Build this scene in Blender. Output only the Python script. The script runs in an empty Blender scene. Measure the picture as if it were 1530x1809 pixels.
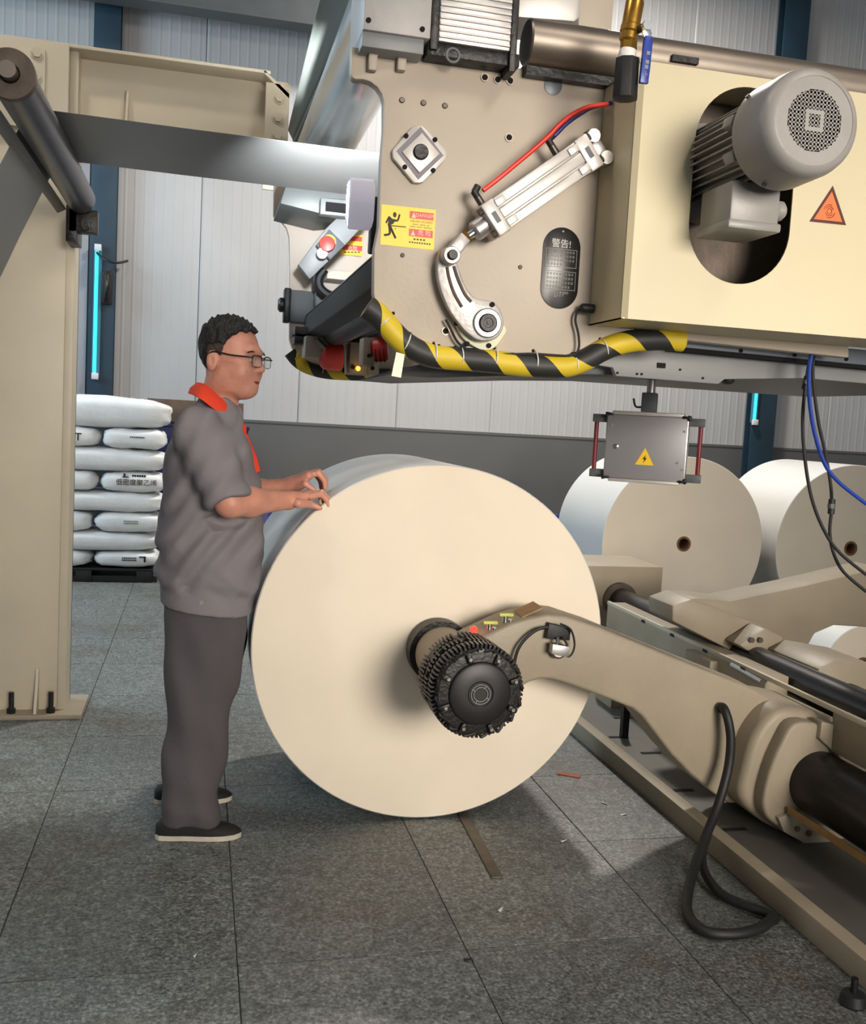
import bpy, bmesh, math, random
import numpy as np
from mathutils import Vector, Matrix
from mathutils.geometry import tessellate_polygon
random.seed(7)
np.random.seed(7)
scene = bpy.context.scene
C = scene.collection

# ------------------------------------------------------------------ camera
FPX, CAMH = 1750.0, 1.40
YAW, PITCH, ROLL = math.radians(13.476), math.radians(-5.18), math.radians(3.124)
_f = Vector((math.sin(YAW)*math.cos(PITCH), math.cos(YAW)*math.cos(PITCH), math.sin(PITCH)))
_r0 = Vector((math.cos(YAW), -math.sin(YAW), 0)); _u0 = _r0.cross(_f)
CR = _r0*math.cos(ROLL) + _u0*math.sin(ROLL)
CU = -_r0*math.sin(ROLL) + _u0*math.cos(ROLL)
CF = _f
CPOS = Vector((0, 0, CAMH))
cam_d = bpy.data.cameras.new('camera')
cam_d.sensor_fit = 'HORIZONTAL'; cam_d.sensor_width = 36.0
cam_d.lens = 36.0*FPX/1530.0
cam_d.clip_start = 0.02; cam_d.clip_end = 100
cam = bpy.data.objects.new('camera', cam_d); C.objects.link(cam)
M = Matrix.Identity(4)
for i in range(3):
    M[i][0], M[i][1], M[i][2], M[i][3] = CR[i], CU[i], -CF[i], CPOS[i]
cam.matrix_world = M
scene.camera = cam

# ------------------------------------------------------------------ world, lights, exposure
w = bpy.data.worlds.new('World'); scene.world = w; w.use_nodes = True
w.node_tree.nodes['Background'].inputs[0].default_value = (0.80, 0.90, 1.0, 1)
w.node_tree.nodes['Background'].inputs[1].default_value = 0.33
scene.view_settings.view_transform = 'Standard'
scene.view_settings.look = 'None'
scene.view_settings.gamma = 1.0
scene.view_settings.use_curve_mapping = False
scene.view_settings.exposure = 0.0

def area(name, loc, target, size, power, col, size_y=None):
    l = bpy.data.lights.new(name, 'AREA'); l.energy = power; l.color = col; l.size = size
    if size_y: l.shape = 'RECTANGLE'; l.size_y = size_y
    o = bpy.data.objects.new(name, l); C.objects.link(o)
    o.location = loc
    o.rotation_euler = (Vector(target)-Vector(loc)).to_track_quat('-Z', 'Y').to_euler()
    return o
LAMP_FRONT = (2.6, -0.6, 5.9)
LAMP_BACK = (3.1, 7.9, 6.4)
LAMP_LEFT = (-1.8, 2.2, 5.8)
area('front_bay_light', LAMP_FRONT, (1.0, 3.0, 0.8), 0.9, 90, (1.0, 0.90, 0.78))
low_fill = area('low_front_fill', (2.2, -3.9, 2.2), (1.25, 3.2, 1.2), 2.6, 38, (1.0, 0.91, 0.80), 1.8)  # unseen warm fill added behind the camera, low enough to reach the roll face
low_fill.data.spread = math.radians(42)
area('back_bay_light', LAMP_BACK, (2.9, 7.2, 0.0), 0.5, 430, (1.0, 0.93, 0.84))
area('left_bay_light', LAMP_LEFT, (-0.6, 4.6, 0.6), 0.5, 95, (1.0, 0.90, 0.80))
area('window_daylight', (-4.85, 6.6, 3.9), (0.5, 5.6, 0.9), 3.6, 360, (0.66, 0.87, 1.0), 2.2)

# ------------------------------------------------------------------ pixel helpers (photo pixel + known depth -> real place)
def ray(px, py): return CR*((px-765)/FPX) - CU*((py-904.5)/FPX) + CF
def P(px, py, Y):
    d = ray(px, py); return CPOS + d*(Y/d.y)
def PZ(px, py, Z):
    d = ray(px, py); return CPOS + d*((Z-CAMH)/d.z)
def PXX(px, py, X):
    d = ray(px, py); return CPOS + d*(X/d.x)
def XZ(pts, Y): 
    out = []
    for a, b in pts:
        q = P(a, b, Y); out.append((q.x, q.z))
    return out

# ------------------------------------------------------------------ materials
def lin(c):
    return tuple((x/255/12.92 if x/255 <= .04045 else ((x/255+.055)/1.055)**2.4) for x in c)
MATS = {}
def mat(name, col, rough=.5, metal=0., var=.08, scale=6., bump=0., bscale=60., emit=None, estr=0., spec=.5, coat=0., alpha=1., trans=0.):
    if name in MATS: return MATS[name]
    m = bpy.data.materials.new(name); m.use_nodes = True
    nt = m.node_tree; b = nt.nodes['Principled BSDF']
    c = lin(col)
    b.inputs['Roughness'].default_value = rough; b.inputs['Metallic'].default_value = metal
    b.inputs['Specular IOR Level'].default_value = spec
    b.inputs['Coat Weight'].default_value = coat
    b.inputs['Alpha'].default_value = alpha
    b.inputs['Transmission Weight'].default_value = trans
    tc = nt.nodes.new('ShaderNodeTexCoord')
    if var > 0:
        n = nt.nodes.new('ShaderNodeTexNoise'); n.inputs['Scale'].default_value = scale; n.inputs['Detail'].default_value = 6
        nt.links.new(tc.outputs['Object'], n.inputs['Vector'])
        r = nt.nodes.new('ShaderNodeValToRGB')
        r.color_ramp.elements[0].position = .3; r.color_ramp.elements[1].position = .7
        r.color_ramp.elements[0].color = tuple(x*(1-var) for x in c)+(1,)
        r.color_ramp.elements[1].color = tuple(min(1, x*(1+var)) for x in c)+(1,)
        nt.links.new(n.outputs['Fac'], r.inputs['Fac']); nt.links.new(r.outputs['Color'], b.inputs['Base Color'])
    else:
        b.inputs['Base Color'].default_value = c+(1,)
    if bump > 0:
        n2 = nt.nodes.new('ShaderNodeTexNoise'); n2.inputs['Scale'].default_value = bscale; n2.inputs['Detail'].default_value = 4
        nt.links.new(tc.outputs['Object'], n2.inputs['Vector'])
        bp = nt.nodes.new('ShaderNodeBump'); bp.inputs['Strength'].default_value = bump; bp.inputs['Distance'].default_value = .01
        nt.links.new(n2.outputs['Fac'], bp.inputs['Height']); nt.links.new(bp.outputs['Normal'], b.inputs['Normal'])
    if emit:
        b.inputs['Emission Color'].default_value = lin(emit)+(1,); b.inputs['Emission Strength'].default_value = estr
    MATS[name] = m
    return m

# ------------------------------------------------------------------ mesh builder
class MB:
    def __init__(s): s.v = []; s.f = []; s.uv = {}
    def add(s, vs, fs):
        o = len(s.v); s.v += [Vector(x) for x in vs]; s.f += [tuple(i+o for i in f) for f in fs]; return s
    def box(s, x0, x1, y0, y1, z0, z1):
        vs = [(x, y, z) for x in (x0, x1) for y in (y0, y1) for z in (z0, z1)]
        return s.add(vs, [(0,1,3,2),(4,6,7,5),(0,4,5,1),(2,3,7,6),(0,2,6,4),(1,5,7,3)])
    def obox(s, c, u, v, w_, a, b, d):
        c = Vector(c); u = Vector(u); v = Vector(v); w_ = Vector(w_)
        vs = [c+u*(i*a)+v*(j*b)+w_*(k*d) for i in (-1,1) for j in (-1,1) for k in (-1,1)]
        return s.add(vs, [(0,1,3,2),(4,6,7,5),(0,4,5,1),(2,3,7,6),(0,2,6,4),(1,5,7,3)])
    def bar(s, p0, p1, wid, thick, up=(0,0,1)):
        p0 = Vector(p0); p1 = Vector(p1); u = (p1-p0); L = u.length; u.normalize()
        v = u.cross(Vector(up)); 
        if v.length < 1e-4: v = u.cross(Vector((1,0,0)))
        v.normalize(); w_ = u.cross(v)
        return s.obox((p0+p1)/2, u, v, w_, L/2, wid/2, thick/2)
    def lathe(s, p0, axis, prof, n=32, cap=True):
        a = Vector(axis).normalized(); t = Vector((0,0,1)) if abs(a.z) < .9 else Vector((1,0,0))
        u = a.cross(t).normalized(); v = a.cross(u); p0 = Vector(p0)
        vs = []; fs = []
        for r, h in prof:
            for k in range(n):
                q = 2*math.pi*k/n; vs.append(p0 + a*h + u*(r*math.cos(q)) + v*(r*math.sin(q)))
        for i in range(len(prof)-1):
            for k in range(n):
                k2 = (k+1) % n; fs.append((i*n+k, i*n+k2, (i+1)*n+k2, (i+1)*n+k))
        if cap:
            fs.append(tuple(range(n))[::-1]); fs.append(tuple((len(prof)-1)*n+k for k in range(n)))
        return s.add(vs, fs)
    def cyl(s, p0, p1, r, r1=None, n=24):
        p0 = Vector(p0); p1 = Vector(p1); d = p1-p0
        return s.lathe(p0, d, [(r, 0), (r if r1 is None else r1, d.length)], n)
    def ring(s, p0, axis, ri, ro, h, n=32):
        return s.lathe(p0, axis, [(ri,0),(ro,0),(ro,h),(ri,h),(ri,0)], n, cap=False)
    def tube(s, pts, r, n=10, uv=False, radii=None, sub=6, smooth=True):
        pts = [Vector(p) for p in pts]
        if smooth and len(pts) > 2:
            out = []
            for i in range(len(pts)-1):
                a = pts[max(0,i-1)]; b = pts[i]; c = pts[i+1]; d = pts[min(len(pts)-1,i+2)]
                for k in range(sub):
                    t = k/sub
                    out.append(.5*((2*b)+(-a+c)*t+(2*a-5*b+4*c-d)*t*t+(-a+3*b-3*c+d)*t**3))
            out.append(pts[-1]); pts = out
        L = [0]
        for i in range(1, len(pts)): L.append(L[-1]+(pts[i]-pts[i-1]).length)
        tg = []
        for i in range(len(pts)):
            d = pts[min(i+1, len(pts)-1)]-pts[max(i-1, 0)]; tg.append(d.normalized())
        u = tg[0].cross(Vector((0,1,0)))
        if u.length < .1: u = tg[0].cross(Vector((0,0,1)))
        u.normalize(); o = len(s.v); fs = []
        m = n+1 if uv else n
        for i, p in enumerate(pts):
            u = (u - tg[i]*u.dot(tg[i])).normalized(); v = tg[i].cross(u)
            rr = r if radii is None else radii(L[i]/L[-1])
            for k in range(m):
                q = 2*math.pi*k/n; s.v.append(p+u*(rr*math.cos(q))+v*(rr*math.sin(q)))
                if uv: s.uv[len(s.v)-1] = (L[i], k/n)
        for i in range(len(pts)-1):
            for k in range(n):
                k2 = k+1 if uv else (k+1) % n
                fs.append((o+i*m+k, o+i*m+k2, o+(i+1)*m+k2, o+(i+1)*m+k))
        fs.append(tuple(o+k for k in range(n))[::-1]); e = o+(len(pts)-1)*m
        fs.append(tuple(e+k for k in range(n)))
        s.f += fs
        return s
    def prism(s, poly, y0, y1, holes=(), org=(0,0,0), u=(1,0,0), v=(0,0,1), w_=(0,1,0)):
        """poly in (u,v) plane, extruded from y0 to y1 along w_"""
        org = Vector(org); u = Vector(u); v = Vector(v); w_ = Vector(w_)
        loops = [list(poly)]+[list(h) for h in holes]
        flat = [p for l in loops for p in l]; N = len(flat)
        tris = tessellate_polygon([[Vector((p[0], p[1], 0)) for p in l] for l in loops])
        vs = [org+u*p[0]+v*p[1]+w_*y0 for p in flat]+[org+u*p[0]+v*p[1]+w_*y1 for p in flat]
        fs = []
        if len(loops) == 1 and False: pass
        for t in tris:
            fs.append(tuple(t)); fs.append(tuple(i+N for i in reversed(t)))
        o = 0
        for l in loops:
            n = len(l)
            for k in range(n):
                k2 = (k+1) % n; fs.append((o+k, o+k2, o+k2+N, o+k+N))
            o += n
        return s.add(vs, fs)
    def ball(s, c, r, n=16, m=10):
        c = Vector(c); r = Vector(r if hasattr(r, '__len__') else (r, r, r)); vs = []; fs = []
        for i in range(m+1):
            a = math.pi*i/m
            for k in range(n):
                q = 2*math.pi*k/n
                vs.append(c+Vector((r.x*math.sin(a)*math.cos(q), r.y*math.sin(a)*math.sin(q), r.z*math.cos(a))))
        for i in range(m):
            for k in range(n):
                fs.append((i*n+k, i*n+(k+1)%n, (i+1)*n+(k+1)%n, (i+1)*n+k))
        return s.add(vs, fs)

ORG = {}
def obj(name, mb, m, parent=None, bevel=0., seg=2, ang=35, smooth=True, label=None, weld=True):
    if parent is not None: org = ORG[parent.name]
    else:
        xs = [v.x for v in mb.v]; ys = [v.y for v in mb.v]; zs = [v.z for v in mb.v]
        org = Vector(((min(xs)+max(xs))/2, (min(ys)+max(ys))/2, min(zs)))
    me = bpy.data.meshes.new(name)
    me.from_pydata([v-org for v in mb.v], [], mb.f)
    bm = bmesh.new(); bm.from_mesh(me)
    if mb.uv:
        ul = bm.loops.layers.uv.new('UVMap'); bm.verts.ensure_lookup_table()
        for f in bm.faces:
            for l in f.loops:
                l[ul].uv = mb.uv.get(l.vert.index, (0, 0))
    elif weld:
        bmesh.ops.remove_doubles(bm, verts=bm.verts, dist=1e-6)
    bmesh.ops.recalc_face_normals(bm, faces=bm.faces)
    if bevel > 0:
        bmesh.ops.dissolve_limit(bm, angle_limit=.01, verts=bm.verts, edges=bm.edges)
        es = [e for e in bm.edges if len(e.link_faces) == 2 and e.calc_face_angle(0) > math.radians(ang)]
        bmesh.ops.bevel(bm, geom=es, offset=bevel, segments=seg, affect='EDGES', clamp_overlap=True, profile=.5)
    bm.to_mesh(me); bm.free()
    if smooth:
        for p in me.polygons: p.use_smooth = True
        me.set_sharp_from_angle(angle=math.radians(ang))
    if m: me.materials.append(m)
    o = bpy.data.objects.new(name, me); C.objects.link(o)
    if parent is not None: o.parent = parent
    else: o.location = org
    ORG[o.name] = org
    if label: o['label'] = label
    return o
def thing(name, label, cat, loc, group=None):
    o = bpy.data.objects.new(name, None); C.objects.link(o); o.location = loc
    o.empty_display_size = .1
    ORG[o.name] = Vector(loc); o['label'] = label; o['category'] = cat
    if group: o['group'] = group
    return o
def tag(o, label, cat, group=None):
    o['label'] = label; o['category'] = cat
    if group: o['group'] = group
    return o
def struct(o, label=None):
    o['kind'] = 'structure'
    if label: o['label'] = label
    return o
def text(name, s_, size, org, u, v, m, parent, align='CENTER', ext=.0004, shear=0., space=1.0, sx=1.0):
    cu = bpy.data.curves.new(name, 'FONT'); cu.body = s_; cu.size = size; cu.align_x = align; cu.align_y = 'CENTER'
    cu.extrude = ext; cu.shear = shear; cu.space_character = space; cu.resolution_u = 3
    to = bpy.data.objects.new(name, cu); C.objects.link(to)
    dg = bpy.context.evaluated_depsgraph_get(); dg.update()
    me = bpy.data.meshes.new_from_object(to.evaluated_get(dg))
    u = Vector(u); v = Vector(v); w_ = u.cross(v); org = Vector(org)
    mb = MB(); mb.add([org+u*(p.co.x*sx)+v*p.co.y+w_*p.co.z for p in me.vertices], [tuple(f.vertices) for f in me.polygons])
    bpy.data.objects.remove(to); bpy.data.curves.remove(cu); bpy.data.meshes.remove(me)
    return obj(name, mb, m, parent, smooth=False)
def circ(cx, cy, r, n=24, a0=0., a1=2*math.pi, ry=None):
    full = abs(a1-a0-2*math.pi) < 1e-6
    k = n if full else n+1
    return [(cx+r*math.cos(a0+(a1-a0)*i/n), cy+(ry or r)*math.sin(a0+(a1-a0)*i/n)) for i in range(k)]
def spline(pts, sub=6, closed=False):
    pts = [Vector((p[0], p[1], 0)) for p in pts]; n = len(pts); out = []
    rng = n if closed else n-1
    for i in range(rng):
        g = (lambda j: pts[j % n]) if closed else (lambda j: pts[min(max(j, 0), n-1)])
        a, b, c, d = g(i-1), g(i), g(i+1), g(i+2)
        for k in range(sub):
            t = k/sub; q = .5*((2*b)+(-a+c)*t+(2*a-5*b+4*c-d)*t*t+(-a+3*b-3*c+d)*t**3); out.append((q.x, q.y))
    if not closed: out.append((pts[-1].x, pts[-1].y))
    return out
def offset(poly, d):
    n = len(poly); out = []
    ar = sum(poly[i][0]*poly[(i+1)%n][1]-poly[(i+1)%n][0]*poly[i][1] for i in range(n))
    sg = 1 if ar > 0 else -1
    for i in range(n):
        p0 = Vector(poly[i-1]); p1 = Vector(poly[i]); p2 = Vector(poly[(i+1)%n])
        e1 = (p1-p0).normalized(); e2 = (p2-p1).normalized()
        nrm = (Vector((e1.y, -e1.x))+Vector((e2.y, -e2.x)))
        if nrm.length < 1e-6: nrm = Vector((e1.y, -e1.x))
        nrm.normalize(); out.append((p1.x+nrm.x*d*sg, p1.y+nrm.y*d*sg))
    return out

# materials list
mCream = mat('cream_paint', (197,187,165), .45, 0, .06, 3, .04, 40)
mCreamD = mat('beige_cast_paint', (152,140,120), .5, 0, .08, 5, .12, 50)
mPlate = mat('warm_grey_paint', (182,169,153), .5, 0, .05, 4, .05, 90)
mGuard = mat('pale_cream_sheet', (203,191,158), .42, 0, .04, 3)
mGrey = mat('grey_paint', (128,130,130), .45, 0, .08, 4, .03)
mGreyD = mat('dark_grey_paint', (84,88,90), .5, 0, .1, 4)
mGreenGrey = mat('green_grey_paint', (150,156,148), .42, 0, .06, 4)
mMotor = mat('motor_grey_paint', (146,142,138), .4, 0, .06, 12, .05, 120)
mAlu = mat('aluminium', (196,192,190), .38, .85, .08, 20, .03, 200)
mAluP = mat('pale_aluminium', (196,191,186), .42, .4, .05, 20)
mCast = mat('cast_aluminium', (168,164,162), .42, .6, .12, 30, .08, 90)
mSteel = mat('brushed_steel', (138,128,118), .44, .85, .1, 10)
mChrome = mat('chrome', (215,218,220), .24, 1., .05, 4)
mBlack = mat('black_rubber', (26,26,27), .55, 0, .15, 20, .08, 80)
mBlackG = mat('black_gloss', (20,20,22), .25, 0, .1, 8)
mBlackI = mat('black_iron', (30,29,29), .42, .3, .25, 25, .25, 70)
mDark = mat('dark_void', (14,13,13), .9, 0, 0)
mBrown = mat('brown_grease_steel', (92,80,70), .6, .2, .3, 18, .2, 60)
mBolt = mat('bolt_steel', (90,84,78), .4, .8, .2, 60)
mBrass = mat('brass', (190,142,62), .3, .9, .15, 40)
mWhite = mat('white_plastic', (226,222,226), .4, 0, .03, 6)
mTapeW = mat('white_thread_tape', (232,228,222), .6, 0, .05, 60, .3, 150)
mBlue = mat('blue_plastic', (28,58,150), .35, 0, .08, 20)
mBlueD = mat('dark_blue_tube', (38,40,110), .35, 0, .08, 20)
mRed = mat('red_hose', (226,52,36), .4, 0, .05, 20)
mRedP = mat('red_paint', (214,58,50), .42, 0, .12, 14)
mRedG = mat('dark_red_grip', (112,26,32), .45, 0, .12, 20)
mYel = mat('sticker_yellow', (250,205,40), .45, 0, .02, 10)
mYelG = mat('yellow_green_plastic', (196,200,70), .4, 0, .1, 40)
mStRed = mat('sticker_red', (205,55,45), .45, 0, .02, 10)
mStOr = mat('sticker_orange', (240,110,50), .45, 0, .02, 10)
mInk = mat('black_ink', (30,24,20), .6, 0, 0)
mInkW = mat('pale_ink', (205,205,200), .6, 0, 0)
mInkG = mat('grey_ink', (132,134,130), .6, 0, 0)
mStPink = mat('sticker_light_print', (250,190,170), .5, 0, 0)
mFoamTie = mat('zip_tie_plastic', (205,205,205), .4, 0, 0)
mPaperF = mat('paper_roll_face', (233,220,200), .8, 0, .025, 5, .03, 160)
mPaperS = mat('paper_roll_side', (208,206,202), .32, 0, .03, 2)
mCore = mat('brown_core_board', (120,86,56), .8, 0, .15, 30)
mWood = mat('brown_wood', (98,78,64), .7, 0, .25, 10)
mTeal = mat('teal_steel_paint', (38,62,78), .5, 0, .15, 5)
mBag = mat('white_woven_bag', (224,226,228), .5, 0, .05, 8, .5, 14)
mWinBlue = mat('dark_blue_plastic', (26,34,78), .5, 0, .2, 6)
mTagP = mat('tag_paper', (246,236,214), .7, 0, .03, 20)
mLed = mat('red_led', (255,60,40), .4, 0, 0, emit=(255,40,25), estr=3.5)
mLedY = mat('yellow_led', (255,190,40), .4, 0, 0, emit=(255,180,40), estr=6)
mUV = mat('cyan_tube', (60,220,230), .4, 0, 0, emit=(40,215,230), estr=1.6)
mLampOn = mat('lamp_lens', (250,250,255), .4, 0, 0, emit=(235,242,255), estr=3)
mScrap = mat('paper_scrap', (205,200,190), .8, 0, .05, 30)

# ------------------------------------------------------------------ special materials
def granite():
    m = bpy.data.materials.new('speckled_granite'); m.use_nodes = True; nt = m.node_tree; b = nt.nodes['Principled BSDF']
    N = nt.nodes.new; Lk = nt.links.new
    tc = N('ShaderNodeTexCoord'); oi = N('ShaderNodeObjectInfo'); geo = N('ShaderNodeNewGeometry')
    off = N('ShaderNodeVectorMath'); off.operation = 'MULTIPLY_ADD'
    cmb = N('ShaderNodeCombineXYZ')
    for k in range(3): Lk(oi.outputs['Random'], cmb.inputs[k])
    off.inputs[1].default_value = (37, 51, 23); Lk(cmb.outputs[0], off.inputs[0]); Lk(tc.outputs['Object'], off.inputs[2])
    def noise(sc, det, vec, rough=.6):
        n = N('ShaderNodeTexNoise'); n.inputs['Scale'].default_value = sc; n.inputs['Detail'].default_value = det
        n.inputs['Roughness'].default_value = rough; Lk(vec, n.inputs['Vector']); return n.outputs['Fac']
    fine = noise(95, 3, off.outputs[0], .75); mid = noise(36, 4, off.outputs[0])
    r = N('ShaderNodeValToRGB'); e = r.color_ramp.elements
    e[0].position = .30; e[0].color = lin((44,46,44))+(1,); e[1].position = .66; e[1].color = lin((150,152,148))+(1,)
    x = e.new(.45); x.color = lin((98,101,99))+(1,); x = e.new(.55); x.color = lin((116,120,117))+(1,)
    Lk(fine, r.inputs['Fac'])
    r2 = N('ShaderNodeValToRGB'); r2.color_ramp.elements[0].position = .35; r2.color_ramp.elements[1].position = .65
    r2.color_ramp.elements[0].color = (.62,.62,.62,1); r2.color_ramp.elements[1].color = (1.15,1.15,1.15,1); Lk(mid, r2.inputs['Fac'])
    mx = N('ShaderNodeMix'); mx.data_type = 'RGBA'; mx.blend_type = 'MULTIPLY'; mx.inputs['Factor'].default_value = 1
    Lk(r.outputs[0], mx.inputs['A']); Lk(r2.outputs[0], mx.inputs['B'])
    # tile tint + rusty, worn stains in world position
    stain = noise(2.1, 5, geo.outputs['Position'], .65)
    r3 = N('ShaderNodeValToRGB'); r3.color_ramp.elements[0].position = .52; r3.color_ramp.elements[1].position = .72
    r3.color_ramp.elements[0].color = (1,1,1,1); r3.color_ramp.elements[1].color = (.70,.60,.52,1); Lk(stain, r3.inputs['Fac'])
    mx2 = N('ShaderNodeMix'); mx2.data_type = 'RGBA'; mx2.blend_type = 'MULTIPLY'; mx2.inputs['Factor'].default_value = 1
    Lk(mx.outputs['Result'], mx2.inputs['A']); Lk(r3.outputs[0], mx2.inputs['B'])
    hv = N('ShaderNodeHueSaturation'); mr = N('ShaderNodeMapRange')
    mr.inputs['To Min'].default_value = .88; mr.inputs['To Max'].default_value = 1.1
    Lk(oi.outputs['Random'], mr.inputs['Value']); Lk(mr.outputs[0], hv.inputs['Value']); Lk(mx2.outputs['Result'], hv.inputs['Color'])
    Lk(hv.outputs[0], b.inputs['Base Color'])
    rr = N('ShaderNodeMapRange'); rr.inputs['To Min'].default_value = .34; rr.inputs['To Max'].default_value = .62
    Lk(noise(7, 4, geo.outputs['Position']), rr.inputs['Value']); Lk(rr.outputs[0], b.inputs['Roughness'])
    return m
mGran = granite()
mGrout = mat('grout', (62,62,60), .9, 0, .1, 10)
def stripes():
    m = bpy.data.materials.new('yellow_black_foam'); m.use_nodes = True; nt = m.node_tree; b = nt.nodes['Principled BSDF']
    N = nt.nodes.new; Lk = nt.links.new
    uv = N('ShaderNodeUVMap'); sp = N('ShaderNodeSeparateXYZ'); Lk(uv.outputs[0], sp.inputs[0])
    a = N('ShaderNodeMath'); a.operation = 'MULTIPLY_ADD'; a.inputs[1].default_value = -1/.158; Lk(sp.outputs[0], a.inputs[0]); Lk(sp.outputs[1], a.inputs[2])
    fr = N('ShaderNodeMath'); fr.operation = 'FRACT'; Lk(a.outputs[0], fr.inputs[0])
    gt = N('ShaderNodeMath'); gt.operation = 'GREATER_THAN'; gt.inputs[1].default_value = .53; Lk(fr.outputs[0], gt.inputs[0])
    mx = N('ShaderNodeMix'); mx.data_type = 'RGBA'; mx.inputs['A'].default_value = lin((38,38,36))+(1,); mx.inputs['B'].default_value = lin((205,178,36))+(1,)
    Lk(gt.outputs[0], mx.inputs['Factor']); Lk(mx.outputs['Result'], b.inputs['Base Color']); b.inputs['Roughness'].default_value = .55
    return m
mStripe = stripes()
mWall = mat('white_wall_sheet', (186,185,186), .42, 0, .05, 1.2)
mWains = mat('grey_wall_paint', (96,96,96), .6, 0, .06, 2)
mRoof = mat('roof_sheet', (150,150,152), .6, 0, .05, 2)
mWeb = mat('coated_paper_web', (138,138,135), .42, 0, .03, 3)

# ------------------------------------------------------------------ floor
TX, TY, X0, Y0 = .603, .618, -.465, 2.435
fl = obj('floor', MB().box(-5, 9, -4, 10.2, -.2, -.004), mGrout); struct(fl)
tile = MB().box(-TX/2+.0016, TX/2-.0016, -TY/2+.0016, TY/2-.0016, -.012, 0)
t0 = None
for i in range(-4, 12):
    for j in range(-4, 12):
        x, y = X0+(i+.5)*TX, Y0+(j+.5)*TY
        if t0 is None:
            t0 = obj('floor_tile', tile, mGran, None, bevel=.0012, seg=1)
            t0.parent = fl; o = t0
        else:
            o = t0.copy(); C.objects.link(o)
        o.location = Vector((x, y, -.012)) - ORG['floor']
# ------------------------------------------------------------------ walls and ceiling
WY = 10.0
wb = struct(obj('wall_back', MB().box(-5, 9, WY+.03, WY+.2, 0, 7), mWains))
def ribbed(wid, h):
    mb = MB(); prof = []; n = 11; p = wid/n
    for k in range(n):
        x = -wid/2+k*p
        prof += [(x+.0018 if k == 0 else x, .012 if k == 0 else .002), (x+p*.18, .002), (x+p*.26, .0), (x+p*.42, .0), (x+p*.5, .002)]
    prof += [(wid/2-.0018, .002), (wid/2-.0018, .012)]
    N = len(prof); vs = [(x, y, 0) for x, y in prof]+[(x, y, h) for x, y in prof]
    return mb.add(vs, [(k, k+1, N+k+1, N+k) for k in range(N-1)])
pw = 1.0; p0 = None
for k in range(14):
    x = -4.55+k*pw
    if x > 8.6: break
    if p0 is None:
        mb = ribbed(pw, 5.69)
        p0 = obj('wall_panel', mb, mWall, None, smooth=False, weld=False); o = p0; p0.parent = wb
    else:
        o = p0.copy(); C.objects.link(o)
    o.location = Vector((x, WY+.006, 1.31)) - ORG['wall_back']
obj('wainscot', MB().box(-5, 9, WY-.005, WY+.03, 0, 1.31), mWains, wb)
obj('wainscot_cap', MB().box(-5, 9, WY-.012, WY+.03, 1.30, 1.325), mWains, wb)
wl = struct(obj('wall_left', MB().prism([(-4,0),(10.2,0),(10.2,7),(-4,7)], 0, .15, holes=[[(4.6,2.7),(4.6,5.1),(8.6,5.1),(8.6,2.7)]], org=(-5.15,0,0), u=(0,1,0), v=(0,0,1), w_=(1,0,0)), mWall))
win = struct(obj('window_1', MB().box(-5.12,-5.09,4.6,8.6,2.7,5.1), mat('daylit_pane',(225,238,250),.3,0,0,emit=(190,222,250),estr=1.5)))
fr = MB()
for y in (4.6, 5.6, 6.6, 7.6, 8.6): fr.box(-5.08,-5.02,y-.03,y+.03,2.7,5.1)
for z in (2.7, 3.9, 5.1): fr.box(-5.08,-5.02,4.6,8.6,z-.03,z+.03)
obj('window_frame', fr, mGrey, win)
struct(obj('wall_right', MB().box(9, 9.15, -4, 10.2, 0, 7), mWall))
struct(obj('ceiling', MB().box(-5.1, 9.1, -4, 10.2, 7, 7.1), mRoof))
# ceiling luminaires carrying the bay lights
for nm, (x, y, z), lb in (('high_bay_lamp', LAMP_FRONT, 'round high bay lamp hanging above and behind the photographer'),
                      ('high_bay_lamp', LAMP_BACK, 'round high bay lamp hanging near the back wall'),
                      ('high_bay_lamp', LAMP_LEFT, 'round high bay lamp hanging above the cream support column')):
    t = thing(nm, lb, 'lamp', (x, y, z), 'high bay lamps')
    obj('reflector', MB().lathe((x,y,z+.03), (0,0,1), [(.40,0),(.38,.05),(.16,.25),(.10,.32)], 32), mAlu, t)
    obj('rod', MB().cyl((x,y,z+.34), (x,y,7.0), .012, n=10), mGreyD, t)
# unseen door frame added behind the photographer, around the low warm fill light
dr = struct(obj('added_door_frame', MB().box(.70,.86,-4.1,-3.94,0,3.3).box(3.54,3.70,-4.1,-3.94,0,3.3), mTeal, None, bevel=.004))
obj('added_door_header', MB().box(.70,3.70,-4.1,-3.94,3.3,3.5), mTeal, dr, bevel=.004)
# trims: steel wall columns
def wallcol(name, xa, xb, label):
    t = thing(name, label, 'column', ((xa+xb)/2, 9.86, 0))
    m = MB(); obj('front_flange', MB().box(xa, xb, 9.84, 9.86, 0, 6.98), mTeal, t, bevel=.003)
    obj('web', MB().box((xa+xb)/2-.006, (xa+xb)/2+.006, 9.86, 9.97, 0, 6.98), mTeal, t)
    obj('back_flange', MB().box(xa, xb, 9.97, 9.985, 0, 6.98), mTeal, t)
    return t
wallcol('steel_column', -1.045, -.81, 'dark blue steel wall column behind the bag stack')
wallcol('steel_column', 5.90, 6.19, 'dark blue steel wall column behind the background paper rolls')
a = P(127,400,9.8).x; b_ = P(156,400,9.8).x
t = thing('cable_duct', 'pale grey upright cable duct beside the blue steel column', 'duct', ((a+b_)/2, 9.85, 0))
obj('duct_body', MB().box(a-.1, b_, 9.83, 9.96, 0, 3.6), mat('mauve_grey_paint',(150,150,158),.5,0,.05,4), t, bevel=.004)
obj('seam_strip', MB().box(P(136,400,9.8).x-.004, P(136,400,9.8).x+.004, 9.826, 9.832, 0, 3.6), mGreyD, t)
q = P(450, 33, 9.6)
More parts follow.
